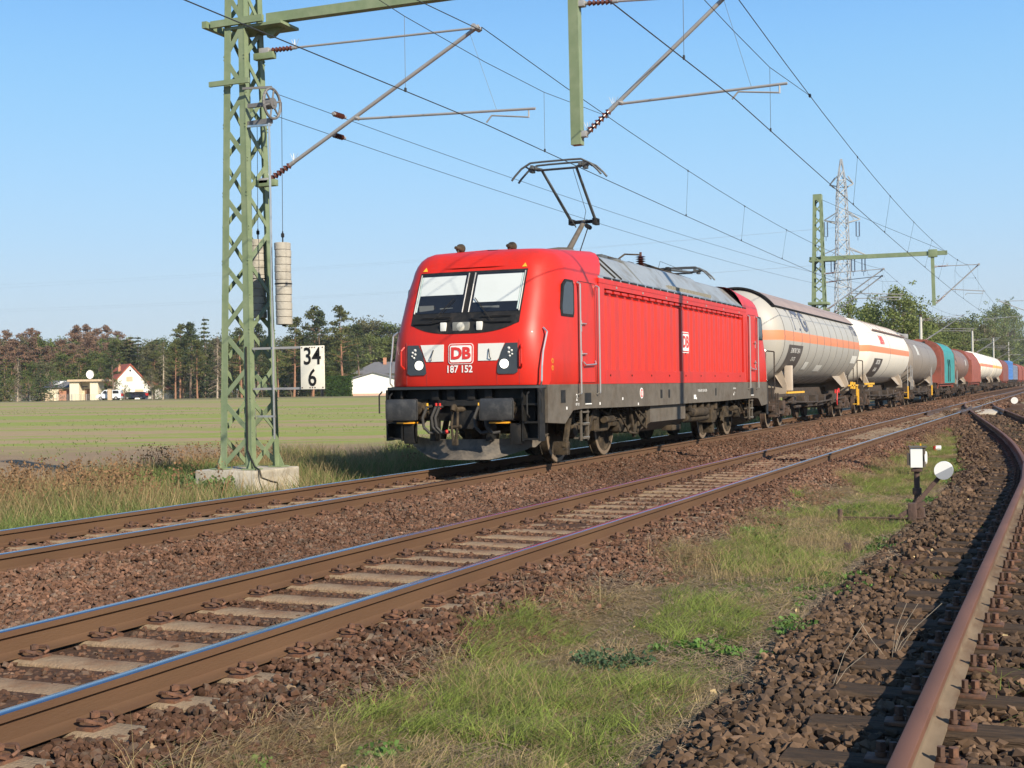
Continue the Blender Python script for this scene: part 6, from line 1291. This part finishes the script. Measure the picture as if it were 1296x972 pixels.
# scattered crumbs in the grass strip, pale leaves
x, y = region_pts(-3.9, -1.5, 3, 26, 800); k_ = rng.random(len(x)) < np.clip(9/y, .15, 1); x, y = x[k_], y[k_]; sz = .012*rng.uniform(.4,1.8,len(x)); o = scatter(x, y, gz(x,y)+.004, sz, mat('verge grit', (.17,.12,.08), .95, attr=True), 'verge_grit', None); tag(o, 'loose grit and small stones in the dry grass strip', 'grit', kind='stuff')
x, y = region_pts(-3.6, 1.0, 3.5, 24, 3.2); n = len(x); V, F = leaf_quads(np.stack([x, y, gz(x,y)+.035], 1), .035, 1, .9); o = np_mesh('fallen_leaves', V, F, mat('pale dead leaf', (.55,.42,.22), .8, attr=True), rng.uniform(.6,1.3,n)); tag(o, 'small pale fallen leaves scattered on the ground', 'leaves', kind='stuff')
# ------------------------------------------------------------------ grass
def blades(x, y, h, wd, lean, mt, name, label, seg=3, base=None, cat='grass', bias=(0,0)):
    n = len(x); a = rng.uniform(0, 2*PI, n); l = h*lean*rng.uniform(.3,1.5,n); dx, dy = np.cos(a)*l+bias[0]*h, np.sin(a)*l+bias[1]*h; b = rng.uniform(0, PI, n); wx, wy = np.cos(b)*wd*.5, np.sin(b)*wd*.5; z0 = gz(x, y)-.01 if base is None else base
    rows = []
    for i in range(seg+1):
        t = i/seg; cx = x+dx*t**1.8; cy = y+dy*t**1.8; cz = z0+h*(t-.25*lean*t*t); k = (1-t)**.7 if i < seg else .08
        rows.append(np.stack([cx-wx*k, cy-wy*k, cz], 1)); rows.append(np.stack([cx+wx*k, cy+wy*k, cz], 1))
    V = np.stack(rows, 1).reshape(-1,3); q = np.array([[2*i, 2*i+1, 2*i+3, 2*i+2] for i in range(seg)]); F = (q[None]+(np.arange(n)*2*(seg+1))[:,None,None]).reshape(-1,4)
    o = np_mesh(name, V, F, mt, np.repeat(rng.uniform(.6,1.4,n), seg)); tag(o, label, cat, kind='stuff'); return o
def noise2(x, y, s, seed=0):
    r = np.random.default_rng(seed); v = np.zeros_like(x)
    for i in range(7): a, b, c = r.uniform(-1,1), r.uniform(-1,1), r.uniform(0,6.28); L = math.hypot(a,b); v += np.sin((a*x+b*y)/L*s*(1+.35*i)+c)/(1+.25*i)
    return v/3
# meadow left of the train
def mead(dens, x0=-19, x1=-10.85, y0=8, y1=75):
    n = int((x1-x0)*(y1-y0)*dens); x = rng.uniform(x0, x1, n); y = rng.uniform(y0, y1, n); k = in_view(x, y) & ~((x > -14.9) & (x < -12.7) & (np.abs(y-MY) < .66)); k &= rng.random(n) < np.clip(30/np.maximum(np.hypot(x,y),1)-.15, .1, 1)
    k &= ~((x < -16.2) & (noise2(x, y, .5, 5) > .1*(x+19))); k &= ~((np.abs(y-18.2) < 1.5) & (x > -14.6) & (x < -12.2) & (rng.random(n) < .6)); return x[k], y[k]
x, y = mead(470); hh = (.28+.34*rng.random(len(x)))*np.clip((-10.5-x)/1.6, .3, 1)*(1+.35*noise2(x,y,.9,1)); blades(x, y, hh, .012+.006*(np.hypot(x,y)>22), .55, GRL, 'meadow_grass', 'tall green meadow grass beside the far rail')
x, y = mead(150); k = (noise2(x,y,.7,2) > -.25) & (x < -11.6); x, y = x[k], y[k]; blades(x, y, .45+.38*rng.random(len(x))*np.clip((-11-x)/1.5,.4,1), .011, .35, GRD, 'dry_meadow_grass', 'straw-coloured tall stems beyond the far rail')
x, y = mead(55); k = (noise2(x,y,.55,3) > .25) & (x < -12.4); x, y = x[k], y[k]; h0 = .5+.38*rng.random(len(x)); blades(x, y, h0, .022, .3, GRR, 'brown_seed_grass', 'rust-brown seed heads standing in the meadow grass')
pp, _ = clumps([((xx, yy, float(gz(xx,yy))+hz), .07) for xx, yy, hz in zip(x[::2], y[::2], h0[::2]*.9)], 1800, 1, 2.0) if len(x) else (np.zeros((0,3)),0)
V, F = leaf_quads(pp, .035); o = np_mesh('seed_heads', V, F, GRR, rng.uniform(.6,1.4,len(F))); tag(o, 'rust-brown seed heads on the tall meadow stems', 'grass', kind='stuff')
# field stubble tufts
n = 16000; x = rng.uniform(-110,-16,n); y = rng.uniform(10,120,n); k = in_view(x,y) & (noise2(x,y,.35,7) > .15); x, y = x[k], y[k]; blades(x, y, .07+.08*rng.random(len(x)), .05, .8, GRL, 'field_tufts', 'low green tufts growing in the bare field', seg=2)
# grass strip between middle track and siding
def strip(dens, y0=3, y1=70):
    n = int(4.0*(y1-y0)*dens); y = rng.uniform(y0, y1, n); s = np.interp(y, _SY, _SXX); x = rng.uniform(0,1,n); x = -3.75+x*(s-1.15+3.75); k = in_view(x, y) & (rng.random(n) < np.clip(16/np.maximum(y,1), .12, 1)); return x[k], y[k]
def core(x, y): s = np.interp(y, _SY, _SXX); return np.clip((x+3.75+.2*np.sin(y*1.7))/.35, 0, 1)*np.clip((s-1.15-x+.15*np.sin(y*2.9))/.35, 0, 1)
x, y = strip(900); k = (noise2(x,y,1.7,11)+.6*noise2(x,y,5,12) > .2) & (rng.random(len(x)) < core(x,y)); x, y = x[k], y[k]; blades(x, y, .04+.08*rng.random(len(x)), .0055+.003*(y>12), 1.5, GRS, 'strip_grass', 'fresh green grass growing in the strip by the middle track', bias=(.35,.5))
def tufts(nt_, y0, y1, nb, thr, sd, mt, name, label, hmin, hmax, wd):
    y = y0+(y1-y0)*rng.random(nt_)**1.6; s_ = np.interp(y, _SY, _SXX); x = -3.75+rng.random(nt_)*(s_-1.1+3.75); k = in_view(x,y) & (noise2(x,y,1.5,sd) > thr) & (rng.random(nt_) < core(x,y)); x, y = x[k], y[k]; n = len(x)
    hh = np.repeat(rng.uniform(hmin,hmax,n), nb); bx = np.repeat(rng.normal(.3,.5,n), nb); by = np.repeat(rng.normal(.4,.4,n), nb); X_ = np.repeat(x,nb)+rng.normal(0,.035,n*nb); Y_ = np.repeat(y,nb)+rng.normal(0,.035,n*nb)
    o = blades(X_, Y_, hh*rng.uniform(.5,1.1,n*nb), wd, .9, mt, name, label, seg=4, bias=(bx,by)); at_ = o.data.attributes['tint']; tt_ = np.repeat(np.repeat(rng.uniform(.6,1.45,n), nb)*rng.uniform(.75,1.25,n*nb), 4); at_.data.foreach_set('value', tt_.astype(np.float32)); return o
tufts(6500, 3, 45, 26, .27, 11, GRS, 'grass_tufts', 'yellow-green grass tufts leaning over in the strip by the middle track', .09, .21, .006)
tufts(2600, 3, 45, 26, -.1, 41, GRD, 'dry_tufts', 'tangled dry straw tufts in the strip by the middle track', .08, .20, .004)
tufts(1200, 3, 30, 18, .1, 43, mat('bright young grass', (.10,.19,.03), .8, attr=True, trans=.3), 'young_grass_tufts', 'bright green young grass tufts in the strip by the middle track', .05, .10, .009)
x, y = strip(6000); k = (noise2(x,y,1.7,11) < .45) & (noise2(x,y,2.4,13) > -.35) & (rng.random(len(x)) < core(x,y)); x, y = x[k], y[k]; blades(x, y, .03+.10*rng.random(len(x)), .0035+.003*(y>12), 2.4, GRD, 'strip_dry_grass', 'dry matted straw in the strip by the middle track')
x, y = strip(160); k = (noise2(x,y,1.2,14) > .2) & (rng.random(len(x)) < core(x,y)); x, y = x[k], y[k]; blades(x, y, .14+.2*rng.random(len(x)), .004, .7, GRD, 'strip_tall_stems', 'thin dry stems standing in the grass strip')
# leafy weeds: low green rosettes
cs = []
for _ in range(300):
    yy = rng.uniform(3.6, 30); s = sx(yy); xx = rng.uniform(-3.5, s-1.0)
    if rng.random() < .35: xx = s-1.25+rng.normal()*.2
    if noise2(np.array([xx]), np.array([yy]), 1.3, 21)[0] > .12: cs.append(((xx, yy, gzf(xx,yy)+.02), rng.uniform(.06,.17)))
P, b = clumps(cs, 9000, 1, .45); V, F = leaf_quads(P, .028, 1.3); o = np_mesh('leafy_weeds', V, F, mat('weed leaf', (.085,.16,.028), .7, var=.2, attr=True, trans=.25), np.clip(b,.7,1.3)); tag(o, 'low leafy green weeds in the grass strip', 'weeds', kind='stuff')
cs = [((xx, yy, gzf(xx,yy)+.05), r) for xx, yy, r in ((-2.65,7.6,.2),(-2.5,7.75,.16),(-2.8,7.7,.14))]; P, b = clumps(cs, 9000, 1, .5); V, F = leaf_quads(P, .022, 1.5); m_ = MB(); q = np_mesh('dark_weed', V, F, mat('dark weed leaf', (.045,.085,.035), .8, attr=True, trans=.2), np.clip(b,.7,1.2)); tag(q, 'dark feathery weeds amid the light grass in the foreground', 'weed', kind='stuff')
# siding grass: beside the rail on the right
n = 16000; y = rng.uniform(4, 50, n); s = np.interp(y, _SY, _SXX); x = s+rng.uniform(.12, 2.6, n); k = in_view(x,y) & (noise2(x,y,1.5,31) > .32); x, y = x[k], y[k]; blades(x, y, .05+.14*rng.random(len(x)), .006, .9, GRS, 'siding_grass', 'sparse green grass between the siding rails')
n = 3000; y = rng.uniform(5, 30, n); s = np.interp(y, _SY, _SXX); x = s+rng.uniform(.5, 1.1, n); k = in_view(x,y) & (noise2(x,y,1.1,33) > .1); x, y = x[k], y[k]; blades(x, y, .14+.22*rng.random(len(x)), .006, .6, GRD, 'siding_dry_grass', 'tall dry grass tuft right of the siding rail')
n = 9000; y = rng.uniform(7, 60, n); s = np.interp(y, _SY, _SXX); x = s-rng.uniform(.1, 1.4, n); k = in_view(x,y) & (noise2(x,y,2.1,35) > .35); x, y = x[k], y[k]; blades(x, y, .04+.09*rng.random(len(x)), .006, 1.2, GRS, 'siding_edge_grass', 'sparse green blades on the left of the siding rail')
# dead twigs standing in front of the siding
TW = mat('dead twig', (.30,.245,.18), .9)
for xx, yy, lab in ((-.98, 7.9, 'pale dead twigs sprouting between the siding sleepers'), (-1.2, 7.1, 'single long dead stalk leaning beside the siding sleepers')):
    m = MB(); g = gzf(xx,yy)
    for _ in range(6 if xx > -1.1 else 2):
        a = random.uniform(-1.2,1.2); h = random.uniform(.18,.36); p0 = Vector((xx,yy,g)); p1 = p0+Vector((math.sin(a)*h*.5, random.uniform(-.05,.1), h*.6)); p2 = p1+Vector((math.sin(a)*h*.5+.03, .02, h*.45)); m.path([p0,p1,p2], .0017, n=4)
    m.build('dead_twig', TW, origin=(xx,yy,g), label=lab, cat='twig')
# broken cable trough lid / litter
m = MB(); m.bbox(-.02,.02,-.015,.015,0,.012,.003); m.v = [(a-3.25, b+4.45, c+gzf(-3.25,4.45)+.05) for a,b,c in m.v]; m.build('litter_scrap', REDP, origin=(-3.25,4.45,-.3), label='tiny bright red scrap of litter in the grass at the bottom edge', cat='litter')
# green bush at the foot of the concrete block
cs = [((-14.1+rng.normal()*.25, MY-.85+rng.normal()*.12, gzf(-14.1,MY-.9)+.15+.22*rng.random()), .16) for _ in range(22)]; P, b = clumps(cs, 2600, 1, .9); V, F = leaf_quads(P, .06, 1.2); q = np_mesh('nettle_bush', V, F, mat('nettle leaf', (.08,.15,.04), .7, attr=True, trans=.2), b); tag(q, 'small leafy green bush at the left foot of the mast\'s concrete block', 'bush')
# ------------------------------------------------------------------ haze
m = MB(); m.box(-760, 260, -60, 820, -3, 60); hz = bpy.data.materials.new('thin autumn haze'); hz.use_nodes = True; hn = hz.node_tree; hn.nodes.remove(hn.nodes['Principled BSDF'])
pv = hn.nodes.new('ShaderNodeVolumePrincipled'); pv.inputs['Color'].default_value = (.86,.92,1,1); pv.inputs['Density'].default_value = .00016; pv.inputs['Anisotropy'].default_value = .2; hn.links.new(pv.outputs[0], hn.nodes['Material Output'].inputs['Volume'])
o = m.build('haze', hz, kind='stuff', smooth=0); tag(o, 'thin pale autumn haze that softens the far wood and pylon', 'haze')
bpy.context.view_layer.update()
print('BUILD', round(time.time()-T00,1), 's objects', len(bpy.data.objects))
